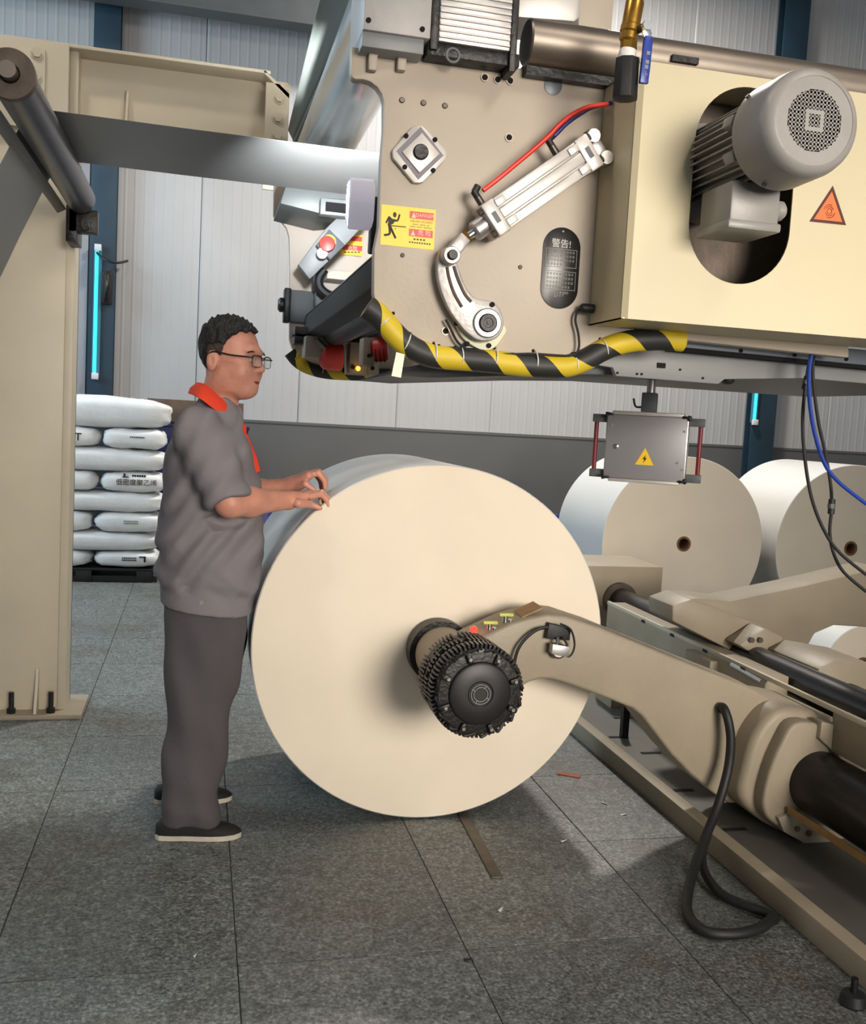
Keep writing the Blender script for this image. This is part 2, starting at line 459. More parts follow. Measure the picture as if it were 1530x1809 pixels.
t = thing('roof_girder', 'dark grey horizontal girder high on the back wall', 'girder', (1.5, 9.6, q.z))
obj('web', MB().box(-2.2, 2.6, 9.59, 9.61, q.z, q.z+.5), mGreyD, t)
obj('bottom_flange', MB().box(-2.2, 2.6, 9.5, 9.72, q.z-.015, q.z), mGreyD, t)
obj('top_flange', MB().box(-2.2, 2.6, 9.5, 9.72, q.z+.5, q.z+.515), mGreyD, t)
for x in (-2.1, 2.4): obj('hanger', MB().box(x-.05,x+.05,9.64,9.98,q.z+.1,q.z+.2), mGreyD, t)

# uv lamps on the wall columns
def uvlamp(px0, py0, px1, py1, label):
    A = P(px0, py0, 9.80); B = P(px1, py1, 9.80); x = (A.x+B.x)/2
    t = thing('tube_lamp', label, 'lamp', (x, 9.82, B.z), 'tube lamps on the wall columns')
    obj('batten', MB().box(x-.035, x+.035, 9.815, 9.84, B.z-.03, A.z+.03), mat('lamp_batten',(70,120,140),.4,0,.05,5), t)
    obj('tube', MB().cyl((x-.008, 9.80, B.z), (x-.008, 9.80, A.z), .016, n=14), mUV, t)
    for z in (B.z-.025, A.z+.025): obj('end_cap', MB().box(x-.03, x+.03, 9.775, 9.815, z-.03, z+.03), mWhite, t, bevel=.004)
    return t
uvlamp(170, 442, 171, 660, 'glowing cyan tube lamp upright on the left blue column')
uvlamp(1341, 640, 1335, 742, 'glowing cyan tube lamp on the right blue column under the machine')
tag(obj('lamp_cord', MB().tube([P(171,446,9.78), P(180,455,9.75), P(195,462,9.72), P(210,464,9.76), P(225,461,9.96)], .012, 8), mBlack), 'short black cord curving from the left cyan tube lamp to the wall', 'cord')
A = P(188, 510, 9.8)
t = thing('wall_telephone', 'black wall handset box on the left blue column', 'telephone', (A.x, 9.82, A.z-.12))
obj('cradle', MB().box(A.x-.05, A.x+.05, 9.80, 9.838, A.z-.14, A.z+.16), mBlack, t, bevel=.008)
obj('handset', MB().tube([(A.x-.01,9.79,A.z-.12),(A.x+.01,9.77,A.z),(A.x,9.79,A.z+.12)], .025, 10), mBlackG, t)

# ------------------------------------------------------------------ cream support column (front left)
xr = -.548; yf = 4.62
t = thing('support_column', 'tall cream steel column with bolted base plate at the left edge', 'column', (-.8, 4.72, 0))
obj('front_flange', MB().box(-1.12, xr-.035, yf, yf+.02, .02, 2.90), mCream, t, bevel=.003)
obj('side_flange', MB().box(xr-.035, xr, yf-.004, yf+.17, .02, 2.90), mCream, t, bevel=.003)
obj('back_flange', MB().box(-1.12, xr, yf+.15, yf+.17, .02, 2.90), mCream, t, bevel=.003)
obj('base_plate', MB().box(-1.25, -.47, yf-.09, yf+.24, .0, .022), mCreamD, t, bevel=.003)
for px in (66, -60):
    x = P(px, 1240, yf).x
    obj('gusset', MB().prism([(0,0),(-.075,0),(-.012,.19),(0,.19)], -.006, .006, org=(x, yf, .022), u=(0,1,0), v=(0,0,1), w_=(1,0,0)), mCream, t)
for px in (90, 20):
    x = P(px, 1245, yf-.05).x
    b = obj('anchor_bolt', MB().cyl((x, yf-.05, .022), (x, yf-.05, .115), .011, n=10), mBlackI, t)
    obj('nut', MB().cyl((x, yf-.05, .022), (x, yf-.05, .042), .02, n=6), mBlackI, b)
# overhead beam
zt = P(300, 105, 4.6).z
zb = zt-.36
xl, xm, xR = -1.12, P(124,100,4.6).x, P(512,140,4.6).x
t = thing('overhead_beam', 'cream steel beam bridging the column and the far machine frame', 'beam', ((xl+xR)/2, 4.7, zb))
obj('web', MB().box(xl, xR, 4.70, 4.715, zb, zt), mCream, t)
obj('top_flange', MB().box(xl, P(478,124,4.6).x, 4.57, 4.82, zt-.014, zt), mCream, t, bevel=.002)
obj('bottom_flange', MB().box(xl, xR, 4.57, 4.82, zb, zb+.014), mCream, t, bevel=.002)
obj('end_plate', MB().box(xl, xm, 4.565, 4.58, zb, zt-.0), mCream, t, bevel=.002)
obj('joint_plate', MB().box(P(28,130,4.55).x, P(80,130,4.55).x, 4.545, 4.566, P(60,180,4.55).z, P(60,86,4.55).z), mCream, t, bevel=.003)
xs = P(470, 150, 4.58).x
obj('end_plate', MB().box(xs, xR, 4.57, 4.585, zb-.15, zt-.05), mCream, t, bevel=.002)
obj('sloped_end', MB().prism([(xs-.01,zt),(xs-.01,zt-.014),(xR,zt-.11),(xR,zt-.09)], 4.57, 4.82), mCream, t)
x = P(222, 200, 4.6).x
obj('stiffener', MB().prism([(0,0),(-.09,0),(-.02,.22),(0,.22)], -.005, .005, org=(x, 4.70, zb+.014), u=(0,1,0), v=(0,0,1), w_=(1,0,0)), mCream, t)
for px, py, Y in ((66,95,4.545),(64,137,4.545),(493,174,4.57),(491,209,4.57),(490,240,4.57)):
    q = P(px, py, Y)
    b = obj('bolt', MB().cyl((q.x, Y-.016, q.z), (q.x, Y, q.z), .019, n=6), mCream, t)
    obj('washer', MB().cyl((q.x, Y-.004, q.z), (q.x, Y+.001, q.z), .026, n=16), mCream, b)

# ------------------------------------------------------------------ idler roller and paper web
RX, RZ, RR = -.505, 2.235, .058
t = thing('idler_roller', 'dark grey steel idler roller carrying the web at upper left', 'roller', (RX, 3.6, RZ-RR))
obj('shell', MB().lathe((RX,2.86,RZ), (0,1,0), [(RR-.006,0),(RR,.006),(RR,1.55),(RR-.006,1.556)], 36), mat('roller_grey',(92,92,96),.36,.55,.1,6), t)
obj('bearing_ring', MB().ring((RX,2.835,RZ), (0,1,0), .026, RR+.006, .03, 36), mBrown, t)
obj('journal', MB().cyl((RX,2.80,RZ), (RX,2.87,RZ), .022, n=20), mSteel, t)
obj('far_journal', MB().cyl((RX+.0,4.41,RZ), (RX,4.62,RZ), .024, n=20), mBlackI, t)
br = obj('far_bracket', MB().box(RX-.05, RX+.065, 4.44, 4.50, RZ-.13, RZ-.035).box(RX-.06, RX-.015, 4.44, 4.62, RZ-.17, RZ-.02), mBlackI, t, bevel=.004)
obj('bracket_bolt', MB().cyl((RX+.02,4.42,RZ-.11), (RX+.02,4.45,RZ-.11), .014, n=8), mBlackI, br)
tag(obj('deflector_bar', MB().obox((RX-.080, 3.66, RZ-.045), (0,1,0), (.87,0,.49), (-.49,0,.87), .80, .020, .004), mat('pale_bar',(132,128,122),.42,.3,.06,8), None, bevel=.002), 'flat grey deflector bar running along the idler roller', 'bar')
# web: sheet 0.65 m wide running from the machine to the roller, round it and down to lower left
WY0, WY1 = 3.36, 4.02
path = [(1.15, 2.275), (.5, 2.283), (-.1, 2.289), (RX+.08, RZ+RR+.001)]
path += [(RX+(RR+.0015)*math.sin(a), RZ+(RR+.0015)*math.cos(a)) for a in [0,-.3,-.6,-.9,-1.2,-1.45]]
lx, lz = path[-1]
path += [(lx-.10, lz-.22), (lx-.45, lz-1.05), (lx-.92, lz-2.17)]
mb = MB(); vs = []; fs = []; n = len(path)
nr = offset(path+[(-1.2,3.2),(1.15,3.2)], .0008)[:n]
for p, q in zip(path, nr):
    vs += [(p[0],WY0,p[1]), (p[0],WY1,p[1]), (q[0],WY0,q[1]), (q[0],WY1,q[1])]
for k in range(n-1):
    o = 4*k; e = o+4
    fs += [(o,o+1,e+1,e), (o+2,e+2,e+3,o+3), (o,e,e+2,o+2), (o+1,o+3,e+3,e+1)]
mb.add(vs, fs)
tag(obj('paper_web', mb, mWeb, None, ang=60), 'grey paper web strung from the idler roller into the machine', 'paper')

# ================================================================== overhead splicing machine
NY = 2.40           # front face of the near side plate
FY = 4.55           # front face of the far side plate
def z5(x, y): return (640+x/3.326, 350+y/3.326)
def z2(x, y): return (600+x/3.06, y/3.06)
def z4(x, y): return (450+x/3.06, 250+y/3.06)
def z3(x, y): return (1030+x/3.016, y/3.016)
def zc(x, y): return (960+x/2.684, 560+y/2.684)
fr = thing('splicer_frame', 'large warm grey machine side frame overhead with bolted fittings', 'machine frame', (1.0, NY+.02, 1.55))
out = [(621,82),(620,131),(622,137),(628,140),(642,140),(654,144),(666,153),(674,165),(678,179),(678,229),(673,284),(669,400),(661,440),(660,518),(662,528),(672,548),(690,572),(715,596),(745,610),(800,620),(900,628),(1000,634),(1100,622),(1200,600),(1500,632),(1500,190),(1085,140),(905,118),(760,102)]
obj('side_plate', MB().prism(XZ(out, NY), NY, NY+.035), mPlate, fr, bevel=.004)
def bolt_hole(px, py, r, parent, Y=NY, name='socket_bolt'):
    q = P(px, py, Y)
    b = obj(name, MB().ring((q.x, Y-.003, q.z), (0,1,0), r*.72, r, .004, 20), mSteel, parent)
    obj('socket', MB().cyl((q.x, Y-.0015, q.z), (q.x, Y+.003, q.z), r*.68, n=8), mDark, b)
def plug(px, py, r, parent, m=mBrown, Y=NY, name='plug'):
    q = P(px, py, Y); obj(name, MB().lathe((q.x, Y+.001, q.z), (0,-1,0), [(r,0),(r,.0025),(r*.75,.004)], 18), m, parent)
for px, py in ((856,137),(879,141),(901,143),(899,243)): bolt_hole(px, py, .0105, fr)
bolt_hole(787, 585, .0105, fr)
for px, py in ((710,177),(748,182),(786,187)): plug(px, py, .007, fr, mBolt)
plug(977, 151, .0235, fr, mat('dull_teal_disc', (88,94,98), .4, .4, .15, 20), name='pin_end')
for px, py in ((711,451),(919,472)): plug(px, py, .0055, fr)
for zx, zy in ((182,677),(281,797),(422,852),(450,868),(545,877),(778,880),(1005,897),(1232,915),(1397,828)):
    plug(*z5(zx, zy), .0042, fr, mDark, name='tie_hole')
q = XZ([(1001,129),(1084,142),(1084,158),(1001,144)], NY)
obj('bracket_strip', MB().prism(q, NY-.012, NY), mPlate, fr, bevel=.0015)
for px, py in ((1017,130),(1071,138)): bolt_hole(px, py, .011, fr, NY-.012)
for px in (657, 708):     # lugs on the upper left corner
    a = XZ([(px-7,75),(px+10,77),(px+6,130),(px-9,128)], NY)
    obj('lug', MB().prism(a, NY-.022, NY), mPlate, fr, bevel=.003)
# square bearing cover (turned on its corner)
pl = XZ([z2(*p) for p in ((280,830),(283,815),(388,692),(412,688),(440,690),(565,820),(572,842),(570,866),(446,990),(425,997),(392,994),(282,862))], NY)
cov = obj('bearing_cover', MB().prism(pl, NY-.016, NY), mAluP, fr, bevel=.002, label='pale square bearing cover turned on its corner')
dk = XZ([z2(*p) for p in ((430,696),(553,850),(418,980),(300,826))], NY)
ik = XZ([z2(*p) for p in ((434,728),(532,843),(422,946),(328,832))], NY)
obj('square_groove', MB().prism(dk, NY-.0172, NY-.010, holes=[ik]), mat('groove_grey',(108,104,110),.5,.2,.1,30), cov)
obj('inner_plate', MB().prism(offset(ik,.0), NY-.021, NY-.012), mAluP, cov, bevel=.0015)
q = P(*z2(428,835), NY)
obj('shaft_end', MB().lathe((q.x,NY-.018,q.z), (0,-1,0), [(.0185,0),(.0185,.008),(.016,.011),(.005,.011)], 28), mBlackI, cov)
for p in ((352,745),(507,765),(497,930),(345,912)):
    q = P(*z2(*p), NY); obj('cover_screw', MB().cyl((q.x,NY-.019,q.z),(q.x,NY-.012,q.z),.0058,n=12), mDark, cov)
# far side plate, cross beam, slabs
ff_ = thing('splicer_frame', 'warm grey far machine side frame seen past the near frame', 'machine frame', P(560,650,FY))
fo = [(484,300),(483,380),(487,388),(498,392),(506,402),(511,418),(512,470),(511,600),(516,615),(530,635),(560,652),(700,664),(900,664),(900,300)]
obj('side_plate', MB().prism(XZ(fo, FY), FY, FY+.035), mPlate, ff_, bevel=.004)
cbm = thing('cross_beam', 'grey green box beam joining the machine frames at top', 'beam', P(530,240,4.5))
def ybox(name, pts, Yref, y0, y1, m, bevel=.003, parent=fr, label=None):
    """profile given by photo pixels at depth Yref, extruded along the machine width"""
    return obj(name, MB().prism(XZ(pts, Yref), y0, y1), m, parent, bevel=bevel, label=label)
fa_ = [P(*q_,4.5) for q_ in ((508,229),(517,248),(544,250),(562,215),(545,198))]
na_ = [P(*q_,2.25) for q_ in ((626,-265),(722,-229),(747,-227),(760,-300),(690,-330))]
obj('beam_body', MB().add(na_+fa_, [(0,1,2,3,4),(9,8,7,6,5)]+[(k,(k+1)%5,5+(k+1)%5,5+k) for k in range(5)]), mGreenGrey, cbm, bevel=.004)
obj('beam_lip', MB().add([p_+Vector((0,0,-.002)) for p_ in (na_[1],na_[2],fa_[2],fa_[1])]+[p_+Vector((0,0,-.028)) for p_ in (na_[1],na_[2],fa_[2],fa_[1])], [(0,1,2,3),(7,6,5,4)]+[(k,(k+1)%4,4+(k+1)%4,4+k) for k in range(4)]), mGreyD, cbm)
q = P(600, 205, 3.6)
t = thing('guide_roller', 'polished chrome guide roller behind the notch of the near frame', 'roller', (q.x, 3.5, q.z-.09))
obj('shell', MB().lathe((q.x, 2.47, q.z), (0,1,0), [(.10,0),(.105,.006),(.105,2.04),(.10,2.05)], 48), mChrome, t)
obj('journal', MB().cyl((q.x, 2.40, q.z), (q.x, 4.60, q.z), .03, n=20), mSteel, t)
# grey slab box on the far side, below the web
ybox('lower_beam', [(487,380),(500,338),(620,350),(625,392),(560,398)], 4.4, 4.15, 4.54, mat('slab_grey',(96,100,98),.45,.1,.06,5), parent=ff_)
A = P(592,368,4.1)
b = obj('latch_block', MB().box(A.x-.06,A.x+.08,4.09,4.155,A.z-.03,A.z+.035), mGrey, ff_, bevel=.004)
obj('latch_slot', MB().box(A.x-.04,A.x+.05,4.078,4.095,A.z-.018,A.z+.018), mDark, b)
# small arm with emergency button
ya = 4.2
arm = [z4(*p) for p in ((235,665),(298,745),(480,570),(700,330),(660,200),(545,315),(385,470))]
ar = thing('button_arm', 'grey sloping arm with red emergency button between the machine frames', 'machine arm', P(540,480,ya))
obj('arm_plate', MB().prism(XZ(arm, ya), ya, ya+.05), mGrey, ar, bevel=.004)
bx = [z4(*p) for p in ((325,570),(395,485),(480,570),(400,650))]
hb = obj('button_housing', MB().prism(XZ(bx, ya), ya-.05, ya), mGreyD, ar, bevel=.004)
q = P(*z4(385,560), ya-.05); d = Vector((-.75,-.62,.1)).normalized(); d = Vector((-.15,-1,.05)).normalized()
obj('button_collar', MB().cyl(Vector(q)+Vector((.013,0,.013)), Vector(q)+Vector((.013,0,.013))+d*.012, .028, n=24), mYel, hb)
obj('red_button', MB().lathe(Vector(q)+Vector((.005,-.005,.0)), d, [(.030,0),(.033,.02),(.031,.032),(.016,.036)], 24), mRedP, hb)
obj('key_switch', MB().cyl(P(*z4(360,610),ya-.05), Vector(P(*z4(360,610),ya-.05))+Vector((0,-.03,0)), .022, n=16), mSteel, hb)
tag(obj('ledge_bar', MB().prism(XZ([z4(*p) for p in ((383,700),(600,718),(600,768),(383,748))], 4.45), 4.40, 4.55), mCream, None, bevel=.003), 'cream ledge bar on the far machine frame below the red button', 'bar')
tag(obj('loose_cable', MB().tube([P(*z4(*p), 4.35) for p in ((375,690),(345,740),(350,790),(395,830),(450,838))], .022, 10), mBlack), 'black cable loop hanging by the far machine frame', 'cable')
A = P(*z4(230,890), 4.5)
lb = thing('latch_assembly', 'grey sliding latch with black knob on the far machine frame edge', 'latch', (A.x, 4.45, A.z-.12))
obj('latch_plate', MB().box(A.x-.04,A.x+.09,4.50,4.55,A.z-.07,A.z+.07), mGreyD, lb, bevel=.004)
obj('slide', MB().box(A.x-.06,A.x-.03,4.48,4.55,A.z-.075,A.z+.075), mBlackI, lb, bevel=.006)
obj('knob', MB().lathe((A.x-.055,4.5,A.z+.0),(-1,0,0),[(.02,0),(.032,.008),(.032,.022),(.022,.03)],20), mBlackI, lb)
obj('guide_block', MB().box(A.x+.07,A.x+.15,4.42,4.52,A.z-.02,A.z+.06), mGreyD, lb, bevel=.006)
# black glossy nip plate and rubber roller across the machine
bt = thing('nip_roller_unit', 'glossy black nip roller and tray slung between the two frames', 'roller', (.6, 3.4, 1.60))
obj('cover_plate', MB().prism(XZ([(541,557),(545,552),(600,520),(604,528),(560,556)], 4.4), 2.5, 4.45), mBlackG, bt, bevel=.002)
obj('tray', MB().prism(XZ([(541,558),(606,525),(640,540),(640,600),(560,600),(541,590)], 4.4), 2.44, 4.45), mBlack, bt, bevel=.004)
q = P(590,590,4.3)
obj('rubber_roller', MB().lathe((q.x,2.6,q.z),(0,1,0),[(.05,0),(.055,.01),(.055,1.75),(.05,1.76)],28), mBlackI, bt)
q = P(*z4(345,990),4.35)
obj('pivot_nut', MB().cyl((q.x,4.34,q.z),(q.x,4.40,q.z),.025,n=6), mBrass, bt)
obj('bracket', MB().box(q.x-.10,q.x+.5,4.36,4.46,q.z-.06,q.z-.012).box(q.x-.10,q.x-.03,4.36,4.46,q.z-.087,q.z-.04), mBlackI, bt, bevel=.005)
obj('name_tab', MB().prism(XZ([z4(*p) for p in ((420,1020),(485,1025),(485,1058),(420,1052))],4.34),4.335,4.345), mAluP, bt)
# black under tray closing the belly of the machine
# red spring couplings on bearing blocks
Yc = 4.30
cp = thing('spring_coupling', 'red smooth drum clutch on a beige block under the far frame', 'coupling', P(600,655,Yc))
A = P(*z4(430,1165),Yc); B = P(*z4(480,1165),Yc)
obj('drum', MB().lathe((A.x-.06,Yc,A.z),(1,.0,0),[(.04,0),(.056,.015),(.060,.085),(.054,.095)],32), mRedP, cp)
obj('bearing_block', MB().box(B.x+.02,B.x+.10,Yc-.05,Yc+.1,A.z-.068,A.z+.065), mCreamD, cp, bevel=.004)
obj('foot_block', MB().box(B.x+.10,B.x+.15,Yc-.05,Yc+.1,A.z-.068,A.z-.01), mCreamD, cp, bevel=.004)
for dx, dz in ((.035,-.04),(.12,-.04)): obj('screw', MB().cyl((B.x+dx,Yc-.058,A.z+dz),(B.x+dx,Yc-.048,A.z+dz),.009,n=10), mDark, cp)
q = P(633,651,Yc-.09); obj('indicator', MB().ball((q.x,Yc-.085,q.z),.010), mLedY, cp, label='small glowing yellow indicator')
A = P(*z4(345,1120),Yc)
obj('air_block', MB().box(A.x-.06,A.x+.07,Yc-.03,Yc+.1,A.z-.04,A.z+.05), mCreamD, cp, bevel=.004)
obj('lever_rod', MB().cyl(P(*z4(335,1070),Yc-.05),P(*z4(385,1120),Yc-.05),.011,n=10), mSteel, cp)
cp2 = thing('spring_coupling', 'red slotted disc coupling beside the striped bumper tube', 'coupling', P(680,655,3.0))
Yd = 3.0; A = P(*z4(685,1130),Yd)
obj('disc', MB().lathe((A.x-.036,Yd,A.z),(1,-.25,.1),[(.018,0),(.032,.006),(.037,.014),(.037,.048),(.03,.055)],32), mRedP, cp2)
for k in range(4):
    obj('slot', MB().ring(Vector((A.x-.031+.012*k,Yd-.003*k,A.z+.001*k)),(1,-.25,.1),.03,.0382,.004,32), mStRed if False else mat('dark_red_slot',(120,26,26),.6,0,.1,10), cp2)
B = P(*z4(610,1130),Yd)
obj('bearing_block', MB().box(B.x-.018,B.x+.018,Yd-.03,Yd+.05,A.z-.048,A.z+.034), mCreamD, cp2, bevel=.003)
obj('screw', MB().cyl((B.x,Yd-.037,A.z-.02),(B.x,Yd-.029,A.z-.02),.006,n=10), mDark, cp2)

# white round work lamp
A = P(*z4(590,340), 2.78)
wl_ = thing('work_lamp', 'white round work lamp beside the near machine frame', 'lamp', (A.x, 2.78, A.z-.06))
dl = Vector((-1,.12,.0)).normalized()
obj('housing', MB().lathe(Vector((A.x+.028,2.78,A.z)), dl, [(.052,0),(.068,.004),(.068,.066),(.064,.07)], 40), mat('white_housing_glow',(226,222,230),.4,0,.03,6,emit=(220,215,235),estr=.3), wl_)  # faint emission added so the shaded white housing looks brighter
obj('lens', MB().lathe(Vector((A.x+.028,2.78,A.z))+dl*.0702, dl, [(.06,0),(.058,.002)], 40), mLampOn, wl_)
obj('mount', MB().box(A.x+.02,A.x+.09,2.755,2.805,A.z-.13,A.z+.02), mBlackI, wl_, bevel=.005)
for k in range(-5,6):
    h = math.sqrt(max(0,.058**2-(k*.0105)**2))
    obj('louvre', MB().obox(Vector((A.x+.028,2.78,A.z+k*.0105))+dl*.0735, (dl.y,-dl.x,0), (0,0,1), dl, h, .0016, .0016), mWhite, wl_)
ll = bpy.data.lights.new('work_lamp_light', 'SPOT'); ll.energy = 420; ll.color = (.9,.95,1); ll.spot_size = 1.25; ll.spot_blend = .9; ll.shadow_soft_size = .05
lo = bpy.data.objects.new('work_lamp_light', ll); C.objects.link(lo)
lo.location = Vector((A.x+.028,2.78,A.z))+dl*.085
lo.rotation_euler = (Vector((.55,3.45,2.30))-lo.location).to_track_quat('-Z','Y').to_euler()

# ------------------------------------------------------------------ pneumatic cylinder
cy = NY-.062
a0 = P(828,417,cy); a1 = P(1042,268,cy)
U_ = (a1-a0); U_.y = 0; LEN = U_.length; U_.normalize(); V_ = Vector((-U_.z,0,U_.x)); W_ = Vector((0,-1,0))
def cyp(px, py):
    q = P(px, py, cy)-a0; return q.dot(U_), q.dot(V_)
def at_c(u, v, w_=0.): return a0+U_*u+V_*v+W_*w_
pc = thing('pneumatic_cylinder', 'silver pneumatic cylinder mounted diagonally on the machine frame', 'cylinder', at_c(0,0))
u0, _ = cyp(880,385); u1, _ = cyp(1018,283); hw = .040
def profile(h, g=.010):   # grooved square barrel profile
    return [(-h,-h),(-h*.45,-h),(-h*.45,-h+g*.6),(-h*.3,-h+g*.6),(-h*.3,-h),(h*.3,-h),(h*.3,-h+g*.6),(h*.45,-h+g*.6),(h*.45,-h),(h,-h),
            (h,-h*.45),(h-g*.6,-h*.45),(h-g*.6,-h*.3),(h,-h*.3),(h,h*.3),(h-g*.6,h*.3),(h-g*.6,h*.45),(h,h*.45),(h,h),(-h,h)]
mb = MB(); mb.prism(profile(hw), u0, u1, org=a0, u=V_, v=-W_, w_=U_)
obj('barrel', mb, mAluP, pc, bevel=.0015)
for k, (s0, s1) in enumerate(((u0-.036, u0), (u1, u1+.038))):
    cap = obj('end_cap', MB().obox(at_c((s0+s1)/2,0), U_, V_, W_, (s1-s0)/2, hw+.003, hw+.003), mAluP, pc, bevel=.005)
    for sv in (-1, 1):
        sgn = 1 if k == 0 else -1
        obj('tie_clamp', MB().obox(at_c((s1 if k==0 else s0)+sgn*.012, sv*.026, hw+.001), U_, V_, W_, .014, .009, .004), mAluP, cap, bevel=.002)
        obj('cap_bolt', MB().cyl(at_c((s0-.008 if k==0 else s1+.008), sv*.030, .028), at_c((s0 if k==0 else s1), sv*.030, .028), .009, n=10), mBolt, cap)
    obj('cap_slot', MB().obox(at_c((s0+s1)/2, 0, hw+.0032), U_, V_, W_, .006, .014, .001), mGreyD, cap)
obj('rod_nose', MB().lathe(at_c(u0-.036,0), -U_, [(.024,0),(.024,.03),(.021,.034)], 28), mAlu, pc)
rod = obj('piston_rod', MB().cyl(at_c(u0-.06,0), at_c(u0-.108,0), .0095, n=20), mChrome, pc)
obj('lock_nut', MB().cyl(at_c(u0-.088,0), at_c(u0-.100,0), .017, n=6), mBrass, rod)
pin = P(795,453,NY-.062); pu, pv = (pin-a0).dot(U_), (pin-a0).dot(V_)
cl = obj('rod_clevis', MB().obox(at_c((pu+u0-.1)/2-.004, pv*.4, 0), (at_c(u0-.1,0)-at_c(pu,pv)).normalized(), (at_c(u0-.1,0)-at_c(pu,pv)).normalized().cross(W_), W_, .034, .0155, .02), mCast, pc, bevel=.004)
cl2 = obj('clevis_eye', MB().lathe(at_c(pu,pv,-.02), W_, [(.02,0),(.021,.002),(.021,.040),(.019,.042)], 28), mCast, pc)
obj('clevis_pin', MB().lathe(at_c(pu,pv,.02), W_, [(.012,0),(.012,.010),(.010,.013)], 20), mBlackI, cl2)
# rear trunnion mount
re = obj('rear_eye', MB().obox(at_c(u1+.052,-.004), U_, V_, W_, .016, .018, .030), mAlu, pc, bevel=.006)
for sv in (-1, 1):
    obj('mount_lug', MB().cyl(at_c(u1+.058, sv*.030-.004, -.03), at_c(u1+.058, sv*.030-.004, .03), .016, n=20), mAlu, re)
obj('mount_pin', MB().cyl(at_c(u1+.06,-.052), at_c(u1+.06,.045), .0085, n=16), mBolt, re)
for zx, zy in ((1135,770),(745,1065)):
    q = P(*z2(zx,zy), cy); fu, fv = (q-a0).dot(U_), (q-a0).dot(V_)
    f = obj('air_fitting', MB().cyl(at_c(fu, hw), at_c(fu, hw+.022), .009, n=12), mBolt, pc)
    obj('elbow', MB().cyl(at_c(fu, hw+.012), at_c(fu, hw+.040), .0085, n=12).cyl(at_c(fu,hw+.036), at_c(fu+.016,hw+.044), .0085, n=12), mBlack, f)
# red and blue air hoses
def hose(name, pts, r, m, label, Y, cat='hose'):
    return tag(obj(name, MB().tube([P(a,b,Y) for a,b in pts], r, 10), m), label, cat)
qs = [z2(*p) for p in ((775,1030),(860,965),(950,890),(1040,815),(1130,735),(1190,672),(1260,618),(1345,578),(1450,562))]
hose('air_hose', qs, .0055, mRed, 'red air hose running up along the pneumatic cylinder', cy-.012)
qs = [z2(*p) for p in ((1150,745),(1185,710),(1230,665),(1300,615),(1370,578),(1470,556))]
hose('air_hose', qs, .0055, mBlueD, 'dark blue air hose looping from the cylinder to the valve', cy+.002)
# banana crank lever
LY = NY-.045
lv = thing('crank_lever', 'curved cast aluminium crank lever below the pneumatic cylinder', 'lever', P(862,570,LY))
hubc = [z5(733,735)]
o1 = [z5(*p) for p in ((458,310),(442,380),(443,455),(465,550),(510,655),(575,748),(625,800),(675,833),(735,840),(790,822),(825,775),(832,720),(812,655),(770,612),(715,598),(672,590),(628,550),(596,490),(572,425),(560,380),(572,340),(560,305),(520,285),(480,290))]
obj('lever_body', MB().prism(XZ(spline(o1, 4, True), LY), LY, LY+.022), mCast, lv, bevel=.004)
for gpts in (((498,405),(510,470),(540,560),(585,640)), ((538,400),(560,470),(600,560),(640,610))):
    obj('groove', MB().tube([P(*z5(*p), LY) for p in gpts], .0042, 8), mBrown, lv)
q = P(*z5(733,735), LY)
hb = obj('hub', MB().lathe((q.x,LY+.04,q.z),(0,-1,0),[(.036,0),(.036,.044),(.033,.047)],40), mCast, lv)
obj('hub_bush', MB().lathe((q.x,LY-.004,q.z),(0,-1,0),[(.0225,0),(.0225,.008),(.020,.010),(.012,.010),(.011,.008),(.004,.008),(.0035,.010)],36), mBlackI, lv)
obj('hub_screw', MB().cyl(P(*z5(765,625),LY-.003), Vector(P(*z5(765,625),LY-.003))+Vector((0,.01,0)), .0065, n=10), mDark, lv)
# pale boss plate behind the lever
bo = spline([z5(*p) for p in ((545,712),(560,790),(610,850),(690,893),(760,885),(810,830),(830,760),(700,640),(600,640))], 5, True)
bp = tag(obj('boss_plate', MB().prism(XZ(bo, NY), NY-.016, NY-.001), mat('pale_green_cream',(214,214,184),.45,0,.05,8), None, bevel=.003), 'pale cream boss plate bolted behind the crank lever', 'plate')
for p in ((555,735),(615,857),(742,867)):
    q = P(*z5(*p), NY-.016); obj('bolt', MB().cyl((q.x,NY-.021,q.z),(q.x,NY-.012,q.z),.0062,n=12), mDark, bp)
tag(obj('sensor_cable', MB().tube([P(*z5(*p), NY-.02) for p in ((490,712),(520,770),(560,845),(620,890),(700,910),(850,918),(1000,915),(1150,925),(1240,925),(1272,880),(1270,800),(1252,720),(1265,665),(1300,650))], .0033, 8), mBlack), 'thin black cable drooping from the lever to the guard box', 'cable')
q = P(*z5(1320,650), NY-.02)
tag(obj('cable_gland', MB().lathe((q.x-.022,NY-.03,q.z),(1,0,0),[(.007,0),(.0105,.004),(.0115,.012),(.0115,.034),(.006,.036)],12), mBlack), 'small black cable gland at the guard box edge', 'gland')

